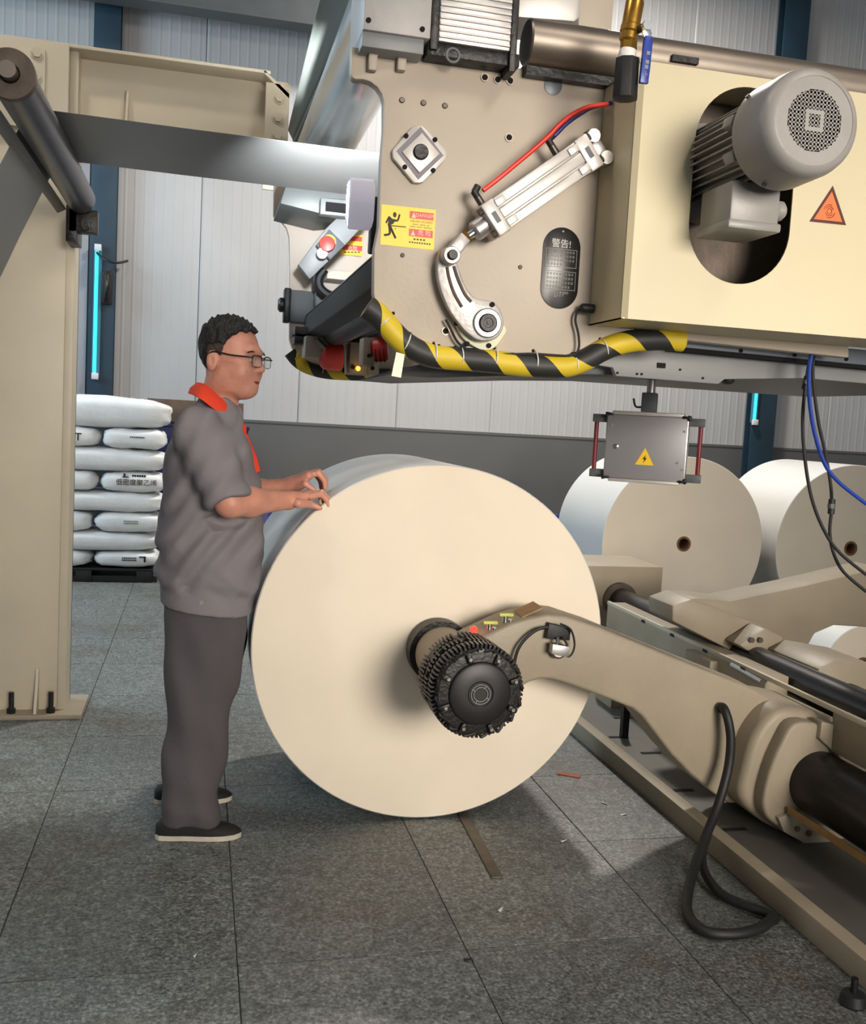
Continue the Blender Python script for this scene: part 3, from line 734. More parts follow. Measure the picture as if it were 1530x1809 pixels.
# striped foam bumper tubes
def bumper(pts, Y, r, label, ties):
    t = thing('bumper_tube', label, 'bumper', P(pts[len(pts)//2][0], pts[len(pts)//2][1], Y), 'striped bumper tubes')
    P3 = [P(a, b, Y) for a, b in pts]
    obj('foam_tube', MB().tube(P3, r, 24, uv=True, sub=8), mStripe, t, ang=60)
    for (a, b, c, d) in ties:
        A = P(a, b, Y); B = P(c, d, Y); ax = B-A; n_ = 14
        mid = (A+B)/2; h = ax.length/2+.001; ax.normalize()
        loop = [mid+ax*(h*math.cos(2*math.pi*k/n_))+Vector((0,-1,0))*((r+.001)*math.sin(2*math.pi*k/n_)) for k in range(n_)]
        obj('zip_tie', MB().tube(loop+[loop[0]], .0018, 6, sub=3), mFoamTie, t)
    return t
bp_ = [z5(*p) for p in ((28,640),(95,690),(160,765),(235,840),(330,900),(430,932),(540,942),(650,950),(800,965),(950,982),(1100,990),(1210,985),(1310,950),(1400,900),(1490,862),(1600,838),(1750,830),(1880,838))]
bumper(bp_, NY-.004, .0285, 'yellow and black striped foam bumper along the near machine frame', [
    (*z5(165,695),*z5(88,760)),(*z5(280,800),*z5(232,905)),(*z5(425,850),*z5(420,985)),(*z5(578,875),*z5(577,1000)),(*z5(782,880),*z5(765,1008)),(*z5(1012,900),*z5(1010,1025)),(*z5(1238,925),*z5(1248,1030)),(*z5(1400,830),*z5(1430,940))])
bumper([(512,622),(525,638),(545,650),(575,658),(615,661),(660,662),(720,662)], FY-.01, .0285, 'yellow and black striped foam bumper under the far machine frame', [(527,624,518,640),(571,646,568,664),(628,650,626,668)])
# hanging paper tag
tg = [P(*z5(*p), NY-.045) for p in ((200,905),(250,918),(228,1055),(172,1045))]
tag(obj('paper_tag', MB().add(tg+[v+Vector((0,.0015,0)) for v in tg], [(0,1,2,3),(7,6,5,4),(0,4,5,1),(1,5,6,2),(2,6,7,3),(3,7,4,0)]), mTagP), 'cream paper tag taped to the striped bumper tube', 'tag')

# ------------------------------------------------------------------ guard box, motor
GY = 2.19; gx = P(1110,480,GY).x; gz0 = P(1300,579,GY).z; gz1 = P(1300,131,GY).z; gx1 = 1.95
GY1 = NY-.001
sl = P(1222,330,GY).x; sr = P(1402,330,GY).x; st = P(1311,152,GY).z; sb = P(1305,502,GY).z
gx = .967; rr = (sr-sl)/2; scx = (sl+sr)/2
stad = circ(scx, st-rr, rr, 24, 0, math.pi)+circ(scx, sb+rr, rr, 24, math.pi, 2*math.pi)
gb = thing('guard_box', 'large pale cream sheet metal guard box with a tall rounded slot', 'guard box', ((gx+gx1)/2, (GY+NY)/2, gz0))
obj('front_sheet', MB().prism([(gx,gz0),(gx1,gz0),(gx1,gz1),(gx,gz1)], GY, GY+.004, holes=[stad]), mGuard, gb)
obj('edge_fold', MB().prism([(gx,gz0),(gx+.0,gz1),(gx-.012,gz1),(gx-.012,gz0)], GY+.012, GY+.014).prism([(0,0),(.012,.012),(.012,.014),(0,.002)], gz0, gz1, org=(gx-.012,GY+.012,0), u=(1,0,0), v=(0,-1,0), w_=(0,0,1)), mGuard, gb)
obj('side_sheet', MB().box(gx-.012, gx-.009, GY+.012, GY1, gz0, gz1), mGuard, gb)
obj('bottom_sheet', MB().box(gx-.012, gx1, GY+.003, GY1, gz0, gz0+.003), mGuard, gb)
obj('top_sheet', MB().box(gx-.012, gx1, GY+.003, GY1, gz1-.003, gz1), mGuard, gb)
obj('inner_panel', MB().box(gx+.05, gx1, GY1-.02, GY1-.001, gz0+.01, gz1-.01), mBrown, gb)
# motor
mx, mz = P(1437,214,1.85).x, P(1437,214,1.85).z
mo = thing('electric_motor', 'grey finned electric motor sticking out of the guard box slot', 'motor', (mx, 2.05, mz-.11))
fc = obj('fan_cover', MB().lathe((mx,1.845,mz),(0,1,0),[(.088,.0),(.098,.003),(.106,.012),(.110,.03),(.112,.125),(.112,.128),(.108,.128),(.106,.03),(.088,.006)],64,cap=False), mMotor, mo, ang=40)
g = MB(); R_ = .061; p_ = .0084
g.ring((mx,1.846,mz),(0,1,0),.0595,.0895,.003,64)
for k in range(-7,8):
    c = (k-.0)*p_; 
    if abs(c) > R_: continue
    h = math.sqrt(max(0, (R_)**2-c*c))
    g.box(mx+c-.0016, mx+c+.0016, 1.846, 1.8485, mz-h, mz+h); g.box(mx-h, mx+h, 1.846, 1.8485, mz+c-.0016, mz+c+.0016)
def patch(a, b, c, d): g.box(mx+a*p_, mx+b*p_, 1.8458, 1.8487, mz+c*p_, mz+d*p_)
patch(-2.5,2.5,1.5,2.5); patch(-2.5,2.5,-2.5,-1.5); patch(-2.5,-1.5,-1.5,1.5); patch(1.5,2.5,-1.5,1.5)
for s1 in (-1,1):
    for s2 in (-1,1):
        for (a,b,c,d) in ((3.5,7,5.5,7),(4.5,7,4.5,5.6),(5.5,7,3.5,4.6)): 
            xs_ = sorted((s1*a,s1*b)); zs_ = sorted((s2*c,s2*d))
            x0_, x1_, z0_, z1_ = xs_[0]*p_, xs_[1]*p_, zs_[0]*p_, zs_[1]*p_
            if math.hypot(min(abs(x0_),abs(x1_)), min(abs(z0_),abs(z1_))) < R_-.004:
                x0_ = max(x0_,-R_*.86); x1_ = min(x1_,R_*.86); z0_ = max(z0_,-R_*.86); z1_ = min(z1_,R_*.86)
obj('fan_grille', g, mMotor, fc, smooth=False)
obj('fan_disc', MB().cyl((mx,1.885,mz),(mx,1.89,mz),.10,n=40), mBlackI, fc)
fanb = MB()
for k in range(9):
    a = 2*math.pi*k/9; u = Vector((math.cos(a),0,math.sin(a)))
    fanb.obox(Vector((mx,1.872,mz))+u*.05, u, (0,1,0), u.cross(Vector((0,1,0))), .036, .010, .002)
obj('fan_blades', fanb, mGreyD, fc)
for a in (2.5,.6,-1.9): 
    obj('cover_screw', MB().cyl((mx+.110*math.cos(a),1.955,mz+.110*math.sin(a)),(mx+.117*math.cos(a),1.955,mz+.117*math.sin(a)),.005,n=8), mBolt, fc)
obj('body', MB().cyl((mx,1.955,mz),(mx,2.34,mz),.078,n=48), mMotor, mo)
for k in range(36):
    a = 2*math.pi*k/36+.04
    if 4.25 < a < 5.1: continue
    u = Vector((math.cos(a),0,math.sin(a)))
    obj('fin', MB().obox(Vector((mx,2.12,mz))+u*.086, u, (0,1,0), u.cross(Vector((0,1,0))), .012, .15, .0017), mMotor, mo, smooth=False)
obj('end_flange', MB().lathe((mx,2.28,mz),(0,1,0),[(.08,0),(.115,.01),(.118,.05),(.10,.06)],48), mMotor, mo)
for a in (2.9, 3.6):
    obj('lifting_lug', MB().obox((mx+.1*math.cos(a),2.0,mz+.1*math.sin(a)),(math.cos(a),0,math.sin(a)),(0,1,0),(-math.sin(a),0,math.cos(a)),.014,.02,.012), mMotor, mo, bevel=.004)
tbx = obj('terminal_box', MB().box(mx-.075,mx+.045,2.02,2.16,mz-.175,mz-.085), mMotor, mo, bevel=.006)
obj('box_lid', MB().box(mx-.080,mx+.050,2.015,2.165,mz-.190,mz-.170), mMotor, tbx, bevel=.005)
obj('box_neck', MB().box(mx-.05,mx+.03,2.05,2.15,mz-.1,mz-.06), mMotor, tbx, bevel=.004)
gl = obj('cable_gland', MB().cyl((mx+.045,2.07,mz-.13),(mx+.062,2.07,mz-.13),.026,n=8).lathe((mx+.06,2.07,mz-.13),(1,0,0),[(.022,0),(.022,.018),(.014,.026)],20), mMotor, tbx)
# rotation warning triangle on the guard
def sticker(name, poly_px, Y, label, m=mYel, th=.0008, frame=None, frame_m=mInk):
    pol = XZ(poly_px, Y)
    return tag(obj(name, MB().prism(pol, Y-th, Y), m), label, 'sticker'), pol
tri = [z3(1330,990), z3(1205,1180), z3(1400,1200)]
s1, pol = sticker('warning_sticker', tri, GY, 'orange triangular rotation warning sticker with swirl on the guard box', mStOr)
obj('border', MB().prism(pol, GY-.0014, GY-.0007, holes=[offset(pol,-.007)] if False else [[((p[0]-sum(a[0] for a in pol)/3)*.78+sum(a[0] for a in pol)/3, (p[1]-sum(a[1] for a in pol)/3)*.78+sum(a[1] for a in pol)/3) for p in pol]]), mat('dark_red_ink',(70,24,18),.6,0,0), s1)
cx_, cz_ = sum(a[0] for a in pol)/3, sum(a[1] for a in pol)/3-.001
mb = MB()
for k, (r0, a0_, a1_) in enumerate(((.0065,0,6.28),(.011,.4,2.6),(.011,3.5,5.7),(.0155,1.2,3.0),(.0155,4.3,6.1))):
    pts = [(cx_+r0*math.cos(a0_+(a1_-a0_)*i/16), GY-.001, cz_+r0*math.sin(a0_+(a1_-a0_)*i/16)) for i in range(17)]
    mb.tube(pts, .0008, 5, sub=1, smooth=False)
obj('swirl', mb, mInk, s1)
# danger sticker on the near frame
def danger(c, Y, label, group=None):
    s_, pol = sticker('danger_sticker', c, Y, label, mYel, .001)
    A, B, Cc, D = [Vector((p[0], Y, p[1])) for p in pol]     # tl tr br bl
    def L(u, v, d=.0012): 
        return (A*(1-u)+B*u)*(1-v)+(D*(1-u)+Cc*u)*v+Vector((0,-d,0))
    def flat(name, uvs, m, d=.0013):
        vs = [L(u, v, d) for u, v in uvs]; n = len(vs)
        return obj(name, MB().add(vs+[x+Vector((0,.0006,0)) for x in vs], [tuple(range(n)), tuple(range(2*n-1,n-1,-1))]+[(i,(i+1)%n,(i+1)%n+n,i+n) for i in range(n)]), m, s_, smooth=False)
    def rect(u0,v0,u1,v1): return [(u0,v0),(u1,v0),(u1,v1),(u0,v1)]
    flat('red_band', rect(.52,.09,.965,.27), mStRed); flat('red_band', rect(.52,.53,.965,.71), mStRed)
    for vv in (.11,.55): flat('warning_triangle', [(.595,vv+.005),(.555,vv+.14),(.635,vv+.14)], mStPink, .0019)
    U2 = (B-A).normalized(); V2 = (A-D).normalized(); Wd = (B-A).length; Ht = (A-D).length
    text('lettering', 'DANGER', Wd*.085, L(.80,.18,.0014), U2, V2, mStPink, s_)
    text('lettering', 'CRUSH HAZARD', Wd*.058, L(.745,.335,.0008), U2, V2, mInk, s_, sx=.95)
    text('lettering', '危 险', Wd*.105, L(.81,.615,.0014), U2, V2, mStPink, s_)
    for (u0, v0, u1) in ((.585,.40,.90),(.54,.46,.945)):
        n_ = 16 if u1-u0 > .35 else 12
        for k in range(n_):
            if k in (4, 9): continue
            a = u0+(u1-u0)*k/n_; flat('small_print', rect(a, v0, a+(u1-u0)/n_*.6, v0+.022), mInk)
    for (u0, v0, u1, n_) in ((.61,.76,.85,4),(.53,.845,.95,9)):
        for k in range(n_):
            a = u0+(u1-u0)*k/n_; flat('small_print', rect(a, v0, a+(u1-u0)/n_*.62, v0+.036), mInk)
    # running figure
    def limb(pts, r, name):
        obj(name, MB().tube([L(u, v, .0012) for u, v in pts], r*Wd, 6, sub=3), mInk, s_)
    f = lambda x, y: ((x-150)/1130, (y-130)/870-.0*(x-150)/1130*0)
    g_ = lambda x, y: ((x-165)/1120, (y-135-(x-165)*.11)/820)
    flat('figure_head', [(g_(440,350)[0]+.033*math.cos(k*.5236), g_(440,350)[1]+.067*math.sin(k*.5236)) for k in range(12)], mInk)
    flat('figure_body', [g_(*p) for p in ((330,375),(400,435),(470,445),(420,530),(350,570),(300,560),(310,500))], mInk)
    limb([g_(330,385),(g_(300,450)),g_(268,515)], .016, 'figure_arm'); limb([g_(430,465),g_(505,465),g_(540,345)], .016, 'figure_arm')
    limb([g_(330,550),g_(345,640),g_(345,740),g_(235,762)], .020, 'figure_leg'); limb([g_(350,570),g_(410,700),g_(475,830)], .020, 'figure_leg')
    flat('figure_bar', [g_(*p) for p in ((350,560),(680,592),(680,612),(350,580))], mInk)
    flat('figure_arrow', [g_(*p) for p in ((440,632),(470,618),(470,650))], mInk)
    return s_
danger([(674,361),(770,371),(766,442),(672,432)], NY, 'yellow and red danger sticker with running figure on the near frame')
s2, _ = sticker('danger_sticker', [(604,412),(641,416),(639,453),(601,449)], 4.53, 'small yellow and red danger sticker glimpsed on the far frame', mYel, .003)
for v0, v1 in ((416,424),(432,441)):
    obj('red_band', MB().prism(XZ([(606,v0),(640,v0+3),(639,v1+3),(605,v1)], 4.527), 4.524, 4.5285), mStRed, s2)
text('lettering', '危险', .022, P(623,439,4.5225), (1,0,0), (0,0,1), mStPink, s2)
for k in range(5):
    obj('small_print', MB().prism(XZ([(608+k*6,444.5),(612+k*6,445),(612+k*6,447),(608+k*6,446.5)],4.527),4.524,4.5285), mInk, s2)
# oval black notice plate
nt_c = [P(*z5(1045+0,0),NY)]
tl = P(*z5(1172,172),NY); bl = P(*z5(1140,650),NY)
ocx = (P(*z5(1048,420),NY).x+P(*z5(1278,420),NY).x)/2; orr = (P(*z5(1278,420),NY).x-P(*z5(1048,420),NY).x)/2*.96
ozt, ozb = tl.z, bl.z
ov = circ(ocx, ozt-orr, orr, 24, 0, math.pi)+circ(ocx, ozb+orr, orr, 24, math.pi, 2*math.pi)
npl = tag(obj('notice_plate', MB().prism(ov, NY-.002, NY), mat('notice_black',(30,28,27),.28,.1,.1,6), None, bevel=.0006), 'black oval notice plate with white Chinese lettering on the near frame', 'sign')
zz = lambda f: ozt+(ozb-ozt)*f
text('lettering', '警告!', .023, (ocx-.002, NY-.0024, zz(.205)), (1,0,0), (0,0,1), mInkW, npl)
for (f0, f1, rows) in ((.265,.49,4),(.535,.765,4)):
    x0_, x1_ = ocx-orr*.83, ocx+orr*.83
    obj('notice_frame', MB().prism([(x0_,zz(f1)),(x1_,zz(f1)),(x1_,zz(f0)),(x0_,zz(f0))], NY-.0028, NY-.0018, holes=[[(x0_+.0014,zz(f1)+.0014),(x1_-.0014,zz(f1)+.0014),(x1_-.0014,zz(f0)-.0014),(x0_+.0014,zz(f0)-.0014)]]), mInkG, npl)
    for r in range(rows):
        zc_ = zz(f0+(f1-f0)*(r+.72)/(rows+.45)); nch = 9 if r < rows-1 else (5 if f0 < .3 else 8)
        mb = MB()
        for k in range(nch):
            xx = x0_+.006+k*(x1_-x0_-.010)/9
            for s_ in range(3):
                mb.box(xx, xx+.0055, NY-.0026, NY-.0019, zc_-.0026+s_*.0022, zc_-.0016+s_*.0022)
            mb.box(xx+.0021, xx+.0032, NY-.0026, NY-.0019, zc_-.003, zc_+.003)
        obj('notice_print', mb, mInkG, npl, smooth=False)
text('lettering', 'UTP', .017, (ocx, NY-.0024, zz(.825)), Vector((1,0,.12)).normalized(), (0,0,1), mInkG, npl, shear=.25)
text('lettering', '®', .009, (ocx+.021, NY-.0024, zz(.80)), (1,0,0), (0,0,1), mInkG, npl)
q = zz(.05); obj('rivet', MB().cyl((ocx,NY-.004,q),(ocx,NY-.001,q),.0025,n=10), mBolt, npl)

# ------------------------------------------------------------------ parts on top of the frame
A0 = P(641,20,2.35); 
gbx = thing('gearbox_block', 'grey gearbox block on the upper left corner of the near frame', 'gearbox', P(700,85,2.38))
a = P(641,60,2.33); b = P(760,75,2.33)
obj('housing', MB().box(a.x,b.x,2.33,2.55,P(700,60,2.33).z,a.z+.16), mat('pale_grey_cast',(168,164,162),.5,.1,.08,14,.1,70), gbx, bevel=.003)
obj('base_slab', MB().box(a.x,b.x-.012,2.34,2.56,P(700,90,2.34).z,P(700,60,2.34).z), mGrey, gbx, bevel=.003)
for px, py in ((651,36),(746,52)): 
    q = P(px,py,2.33); obj('bolt_hole', MB().cyl((q.x,2.327,q.z),(q.x,2.335,q.z),.006,n=14), mDark, gbx)
ab = thing('servo_body', 'ribbed aluminium servo body above the near frame', 'motor', P(840,85,2.36))
a = P(776,60,2.33); b = P(903,75,2.33); zt_, zb_ = P(840,10,2.33).z+.12, P(840,80,2.33).z
obj('body', MB().box(a.x,b.x,2.336,2.46,zb_,zt_), mAlu, ab, bevel=.003)
for k in range(14):
    z = zb_+.008+k*(zt_-zb_-.01)/14
    obj('rib', MB().box(a.x+.002,b.x-.002,2.331,2.338,z,z+.005), mAluP, ab)
obj('left_bracket', MB().box(a.x-.019,a.x,2.335,2.5,zb_-.02,zt_), mBlackI, ab, bevel=.002)
obj('right_bracket', MB().box(b.x,b.x+.017,2.335,2.5,zb_-.045,zt_), mBlackI, ab, bevel=.002)
obj('under_frame', MB().box(P(752,100,2.36).x,P(915,110,2.36).x,2.345,2.5,P(840,112,2.36).z,zb_), mBlackI, ab, bevel=.002)
q = P(800,98,2.345); obj('hose_loop', MB().ring((q.x,2.342,q.z),(0,1,0),.013,.018,.004,24), mGreyD, ab)
pz = (2.376+2.269)/2
pp = thing('steel_pipe', 'long brown grey steel pipe lying along the top of the machine', 'pipe', (1.4, 2.36, pz-.055))
obj('tube', MB().lathe((.735,2.375,pz),(1,0,0),[(.05,0),(.054,.004),(.054,1.46),(.05,1.464)],48), mSteel, pp)
obj('black_rail', MB().box(.74,1.02,2.37,2.42,pz-.075,pz-.045), mBlackI, pp)  # black strip below the left end of the pipe
q = P(1165,112,2.34); obj('clip', MB().box(q.x+.02,q.x+.09,2.31,2.325,q.z-.0,q.z+.015), mBlackI, pp)
tag(obj('top_cover', MB().prism(XZ([(915,-40),(1025,-40),(1025,30),(1015,38),(915,30)],2.45),2.45,2.60), mAluP, None, bevel=.003), 'pale grey cover plate above the steel pipe', 'cover')
tag(obj('top_beam', MB().prism(XZ([(1022,-60),(1090,-60),(1080,60),(1022,60)],2.62),2.62,2.72), mPlate, None, bevel=.003), 'beige beam end above the steel pipe by the brass valve', 'beam')
# ball valve
VY = 2.135
def vp(zx, zy): return P(1040+zx/10.05, 10+zy/10.05, VY)
v0 = vp(800,60); v1 = vp(700,620); ax = (v1-v0).normalized()
bv = thing('ball_valve', 'brass ball valve with blue lever hanging in front of the pipe', 'valve', vp(650,1650))
obj('brass_body', MB().lathe(v0-ax*.05, ax, [(.017,0),(.018,.03),(.0205,.036),(.0205,.085),(.022,.088),(.022,.10),(.0195,.104),(.0195,.118),(.017,.122)], 24), mBrass, bv, ang=25)
h0 = vp(715,610); obj('hex_nut', MB().cyl(h0, vp(705,790), .0185, n=6), mBrass, bv)
obj('thread_tape', MB().lathe(vp(700,790), ax, [(.0185,0),(.0195,.006),(.0205,.018),(.0185,.026)], 20), mTapeW, bv)
obj('black_adapter', MB().cyl(vp(690,950), vp(640,1660), .0275, .0295, n=8), mBlack, bv, bevel=.001)
s0 = vp(890,470)
obj('stem', MB().cyl(s0+Vector((-.012,0,0)), s0+Vector((0,-.035,0)), .009, n=12), mBolt, bv)
obj('stem_nut', MB().cyl(s0+Vector((0,-.034,0)), s0+Vector((.0,-.044,0)), .0105, n=6), mChrome, bv)
lvr = [(vp(a,b)+Vector((0,-.034,0))) for a,b in ((880,440),(905,560),(935,640),(930,760),(905,1000),(880,1250),(860,1400),(855,1470))]
def ribbon(pts, wid, th, m, name, par):
    mb = MB(); vs=[]; fs=[]
    for i,p in enumerate(pts):
        d = (pts[min(i+1,len(pts)-1)]-pts[max(i-1,0)]).normalized(); s_ = d.cross(Vector((0,1,0))).normalized()
        wd = wid*(1 if i not in (0,) else .8)
        for (a,b) in ((-1,-1),(1,-1),(1,1),(-1,1)): vs.append(p+s_*(wd/2*a)+Vector((0,th/2*b,0)))
    for i in range(len(pts)-1):
        for k in range(4): fs.append((4*i+k,4*i+(k+1)%4,4*i+4+(k+1)%4,4*i+4+k))
    fs += [(3,2,1,0), tuple(4*(len(pts)-1)+k for k in range(4))]
    return obj(name, mb.add(vs,fs), m, par, bevel=.0015)
ribbon(lvr[:3], .020, .004, mChrome, 'lever_root', bv)
lh = ribbon(lvr[2:], .0205, .010, mBlue, 'blue_lever', bv)
for a,b in ((925,950),(905,1105),(890,1190),(875,1320)):
    q = vp(a,b)+Vector((0,-.0392,0)); obj('lever_print', MB().box(q.x-.004,q.x+.004,q.y-.0005,q.y+.0005,q.z-.004,q.z+.004) if a!=875 else MB().box(q.x-.001,q.x+.001,q.y-.0005,q.y+.0005,q.z-.006,q.z+.006).box(q.x-.005,q.x+.005,q.y-.0005,q.y+.0005,q.z-.001,q.z+.001), mInkG, lh)

# ------------------------------------------------------------------ grey structure under the guard box
ug = thing('under_chassis', 'grey steel chassis rails under the cream guard box', 'machine frame', (1.9, 2.75, 1.56))
def xrail(name, pts, Y, th, m, par=ug, bevel=.002): return obj(name, MB().prism(XZ(pts, Y), Y, Y+th), m, par, bevel=bevel)
xrail('upper_rail', [(1190,585),(1600,625),(1600,652),(1190,612)], 2.50, .25, mat('blue_grey_paint',(124,132,142),.4,.2,.06,5))
xrail('rail_gap', [(1190,612),(1600,652),(1600,658),(1190,619)], 2.51, .24, mDark, bevel=0)
lo_ = [zc(*p) for p in ((180,215),(330,240),(345,280),(830,318),(860,295),(1240,290),(1700,330),(1700,200),(690,150),(400,160))]
xrail('side_skirt', lo_, 2.56, .02, mGrey)
obj('soffit', MB().box(1.24,2.6,2.58,3.9,1.60,1.62), mGreyD, ug)
for p in ((765,115),(935,160),(1190,180),(1435,200)):
    q = P(*zc(*p),2.50); obj('rail_hole', MB().cyl((q.x,2.496,q.z),(q.x,2.502,q.z),.0055,n=12), mDark, ug)
for p in ((350,265),(443,270),(465,271),(647,250),(755,290),(1165,155)):
    q = P(*zc(*p),2.56); obj('skirt_hole', MB().cyl((q.x,2.556,q.z),(q.x,2.562,q.z),.0032,n=10), mDark, ug)
q = P(*zc(557,230),2.56); obj('skirt_slot', MB().box(q.x-.012,q.x+.012,2.555,2.561,q.z-.007,q.z+.007), mDark, ug)
q = P(*zc(890,300),2.6); obj('rubber_stop', MB().ball((q.x,2.62,q.z),(.02,.02,.012)), mBlack, ug)
obj('belly_tray', MB().prism(XZ([(690,662),(760,668),(1000,662),(1230,664),(1230,640),(760,640)], 2.62), 2.62, 3.2), mGreyD, ug, bevel=.006)
q = P(*zc(550,50),2.42)
tag(obj('cable_clip', MB().box(q.x-.022,q.x+.03,2.30,2.37,q.z-.012,q.z+.008), mBlackI, None, bevel=.004), 'black clip under the guard box above the striped bumper', 'clip')

# ------------------------------------------------------------------ hanging control box
KY = 3.40
kx0, kx1, kz0, kz1 = 1.488, 1.788, 1.226, 1.468
kb = thing('control_box', 'silver control box with red handles hanging from a post', 'control box', ((kx0+kx1)/2, KY+.05, kz0))
obj('front_panel', MB().box(kx0+.004,kx1-.004,KY,KY+.004,kz0+.004,kz1-.004), mat('silver_panel',(150,148,150),.45,.35,.06,5), kb, bevel=.001)
obj('case', MB().box(kx0,kx1,KY+.004,KY+.115,kz0,kz1), mAlu, kb, bevel=.006)
for (z0_, z1_) in ((kz1-.002,kz1+.012),(kz0-.010,kz0+.002)): obj('edge_rail', MB().box(kx0+.02,kx1-.02,KY-.004,KY+.12,z0_,z1_), mAluP, kb, bevel=.003)
for x in (kx0, kx1):
    for z in (kz0-.006, kz1+.008):
        s_ = 1 if x == kx0 else -1; sz = 1 if z < 1.3 else -1
        obj('corner_cap', MB().obox((x+s_*.010,KY+.058,z+sz*.010),(1,0,0),(0,1,0),(0,0,1),.014,.064,.005).obox((x+s_*.000,KY+.058,z+sz*.012),(1,0,0),(0,1,0),(0,0,1),.005,.064,.010), mBlackI, kb, bevel=.002)
for s_, x in ((-1, kx0), (1, kx1)):
    h = obj('handle', MB().cyl((x+s_*.042,KY+.05,kz0+.03),(x+s_*.042,KY+.05,kz1-.02),.0085,n=14), mRedG, kb)
    for z in (kz0+.016, kz1-.018): obj('handle_bracket', MB().box(min(x,x+s_*.056),max(x,x+s_*.056),KY+.03,KY+.07,z-.015,z+.015), mGreyD, h, bevel=.002)
def kp(u, v): return kx0+(kx1-kx0)*u, kz1-(kz1-kz0)*v
a, b = kp(.14,.50); obj('key_lock', MB().lathe((a,KY+.001,b),(0,-1,0),[(.009,0),(.009,.006),(.003,.008)],16), mChrome, kb)
for u, v in ((.07,.17),(.95,.22),(.96,.80),(.90,.70)):
    a, b = kp(u, v); obj('screw', MB().cyl((a,KY-.003,b),(a,KY+.001,b),.0045,n=10), mChrome, kb)
px_ = (kx0+kx1)/2
obj('post', MB().cyl((px_,KY+.06,kz1+.05),(px_,KY+.06,1.605),.0165,n=20), mAlu, kb)
cl = obj('post_clamp', MB().box(px_-.030,px_+.026,KY+.03,KY+.09,kz1+.012,kz1+.085), mGreyD, kb, bevel=.004)
obj('clamp_lever', MB().tube([(px_-.03,KY+.04,kz1+.03),(px_-.05,KY+.03,kz1+.032),(px_-.058,KY+.02,kz1+.06)],.004,8), mBlack, cl)
tp = [zc(513,612), zc(465,687), zc(547,690)]
tz = (kz0+kz1)/2-.055; tx = (kx0+kx1)/2
pol = [(tx,tz+.055),(tx-.034,tz-.008),(tx+.034,tz-.008)]
s3 = obj('shock_sticker', MB().prism(pol, KY-.0012, KY), mYel, kb, label='yellow triangular electric shock sticker')
c3 = (tx, tz+.012)
obj('lightning_mark', MB().prism([(c3[0]+a*.001, c3[1]+b*.001) for a,b in ((4,18),(-8,1),(-1,1),(-5,-14),(8,6),(1,6))], KY-.0018, KY-.001), mInk, s3)
kb.rotation_euler.z = math.radians(-30)
# cables hanging at right
hose('air_hose', [(1442,603),(1434,625),(1429,660),(1430,705),(1438,760),(1455,815),(1480,850),(1530,890)], .0055, mBlue, 'blue air hose hanging at the right from the guard box', 2.42)
def cab(pts, conn, label, Y):
    t = thing('power_cable', label, 'cable', P(*pts[-1], Y), 'black cables hanging at the right')
    obj('cable', MB().tube([P(a,b,Y) for a,b in pts], .0048, 10), mBlack, t)
    (a,b),(c,d) = conn
    k = obj('connector', MB().cyl(P(a,b,Y),P(c,d,Y),.0095,n=14), mBlack, t)
    obj('connector_nut', MB().cyl(P(a+(c-a)*.3,b+(d-b)*.3,Y),P(a+(c-a)*.6,b+(d-b)*.6,Y),.0112,n=8), mGreyD, k)
cab([(1436,608),(1428,650),(1422,690),(1418,745),(1422,810),(1434,880),(1455,935),(1482,975),(1530,1015)], ((1427,665),(1422,688)), 'black cable with connector high up, left of the blue hose', 2.45)
cab([(1440,610),(1436,660),(1445,740),(1458,800),(1468,860),(1469,900),(1466,940),(1472,975),(1490,1010),(1530,1045)], ((1470,882),(1468,908)), 'black cable with connector in its lower half, behind the blue hose', 2.50)

# ================================================================== paper rolls
RCX, RCZ, RRAD, RY0, RY1 = .815, .632, .625, 3.29, 4.12
def paper_roll(cx, cz, rad, y0, y1, label, group=None, core=True):
    t = thing('paper_roll', label, 'paper roll', (cx, (y0+y1)/2, cz-rad), group)
    obj('wound_paper', MB().lathe((cx,y0,cz),(0,1,0),[(.055,0.),(rad-.004,0),(rad,.004),(rad,y1-y0-.004),(rad-.004,y1-y0),(.055,y1-y0),(.055,0)],128,cap=False), mPaperF, t, ang=40)
    me = t.children[0].data if t.children else bpy.data.objects[-1].data
    return t
def roll_mats(o, cx, cz, rad):
    me = o.data; me.materials.append(mPaperS)
    for p in me.polygons:
        if abs(p.normal.y) < .9: p.material_index = 1
def make_roll(cx, cz, rad, y0, y1, label, group=None, core=True, hole=.055):
    t = thing('paper_roll', label, 'paper roll', (cx, (y0+y1)/2, cz-rad), group)
    L_ = y1-y0
    o = obj('wound_paper', MB().lathe((cx,y0,cz),(0,1,0),[(hole,0.),(rad*.25,0),(rad*.5,0),(rad*.75,0),(rad-.004,0),(rad,.004),(rad,L_-.004),(rad-.004,L_),(hole,L_),(hole,0)],128,cap=False), mPaperF, t, ang=40)
    roll_mats(o, cx, cz, rad)
    c = obj('core', MB().ring((cx,y0-.004,cz),(0,1,0),hole-.015,hole,L_+.008,40), mCore, t)
    obj('core_plug', MB().cyl((cx,y0+.12,cz),(cx,y0+.13,cz),hole-.015,n=24), mat('core_dark',(52,36,28),.9,0,.1,20), c)
    return t
main_roll = make_roll(RCX, RCZ, RRAD, RY0, RY1, 'huge cream paper roll clamped in the unwind stand beside the man', 'paper rolls')
make_roll(3.405, .628, .625, 6.45, 7.35, 'cream paper roll on the floor behind the control box', 'paper rolls')
make_roll(4.775, .628, .625, 6.45, 7.35, 'cream paper roll on the floor at the right edge behind the cables', 'paper rolls')
make_roll(3.47, .226, .225, 4.5, 5.3, 'partly used paper roll low at the right edge behind the stand', 'paper rolls')

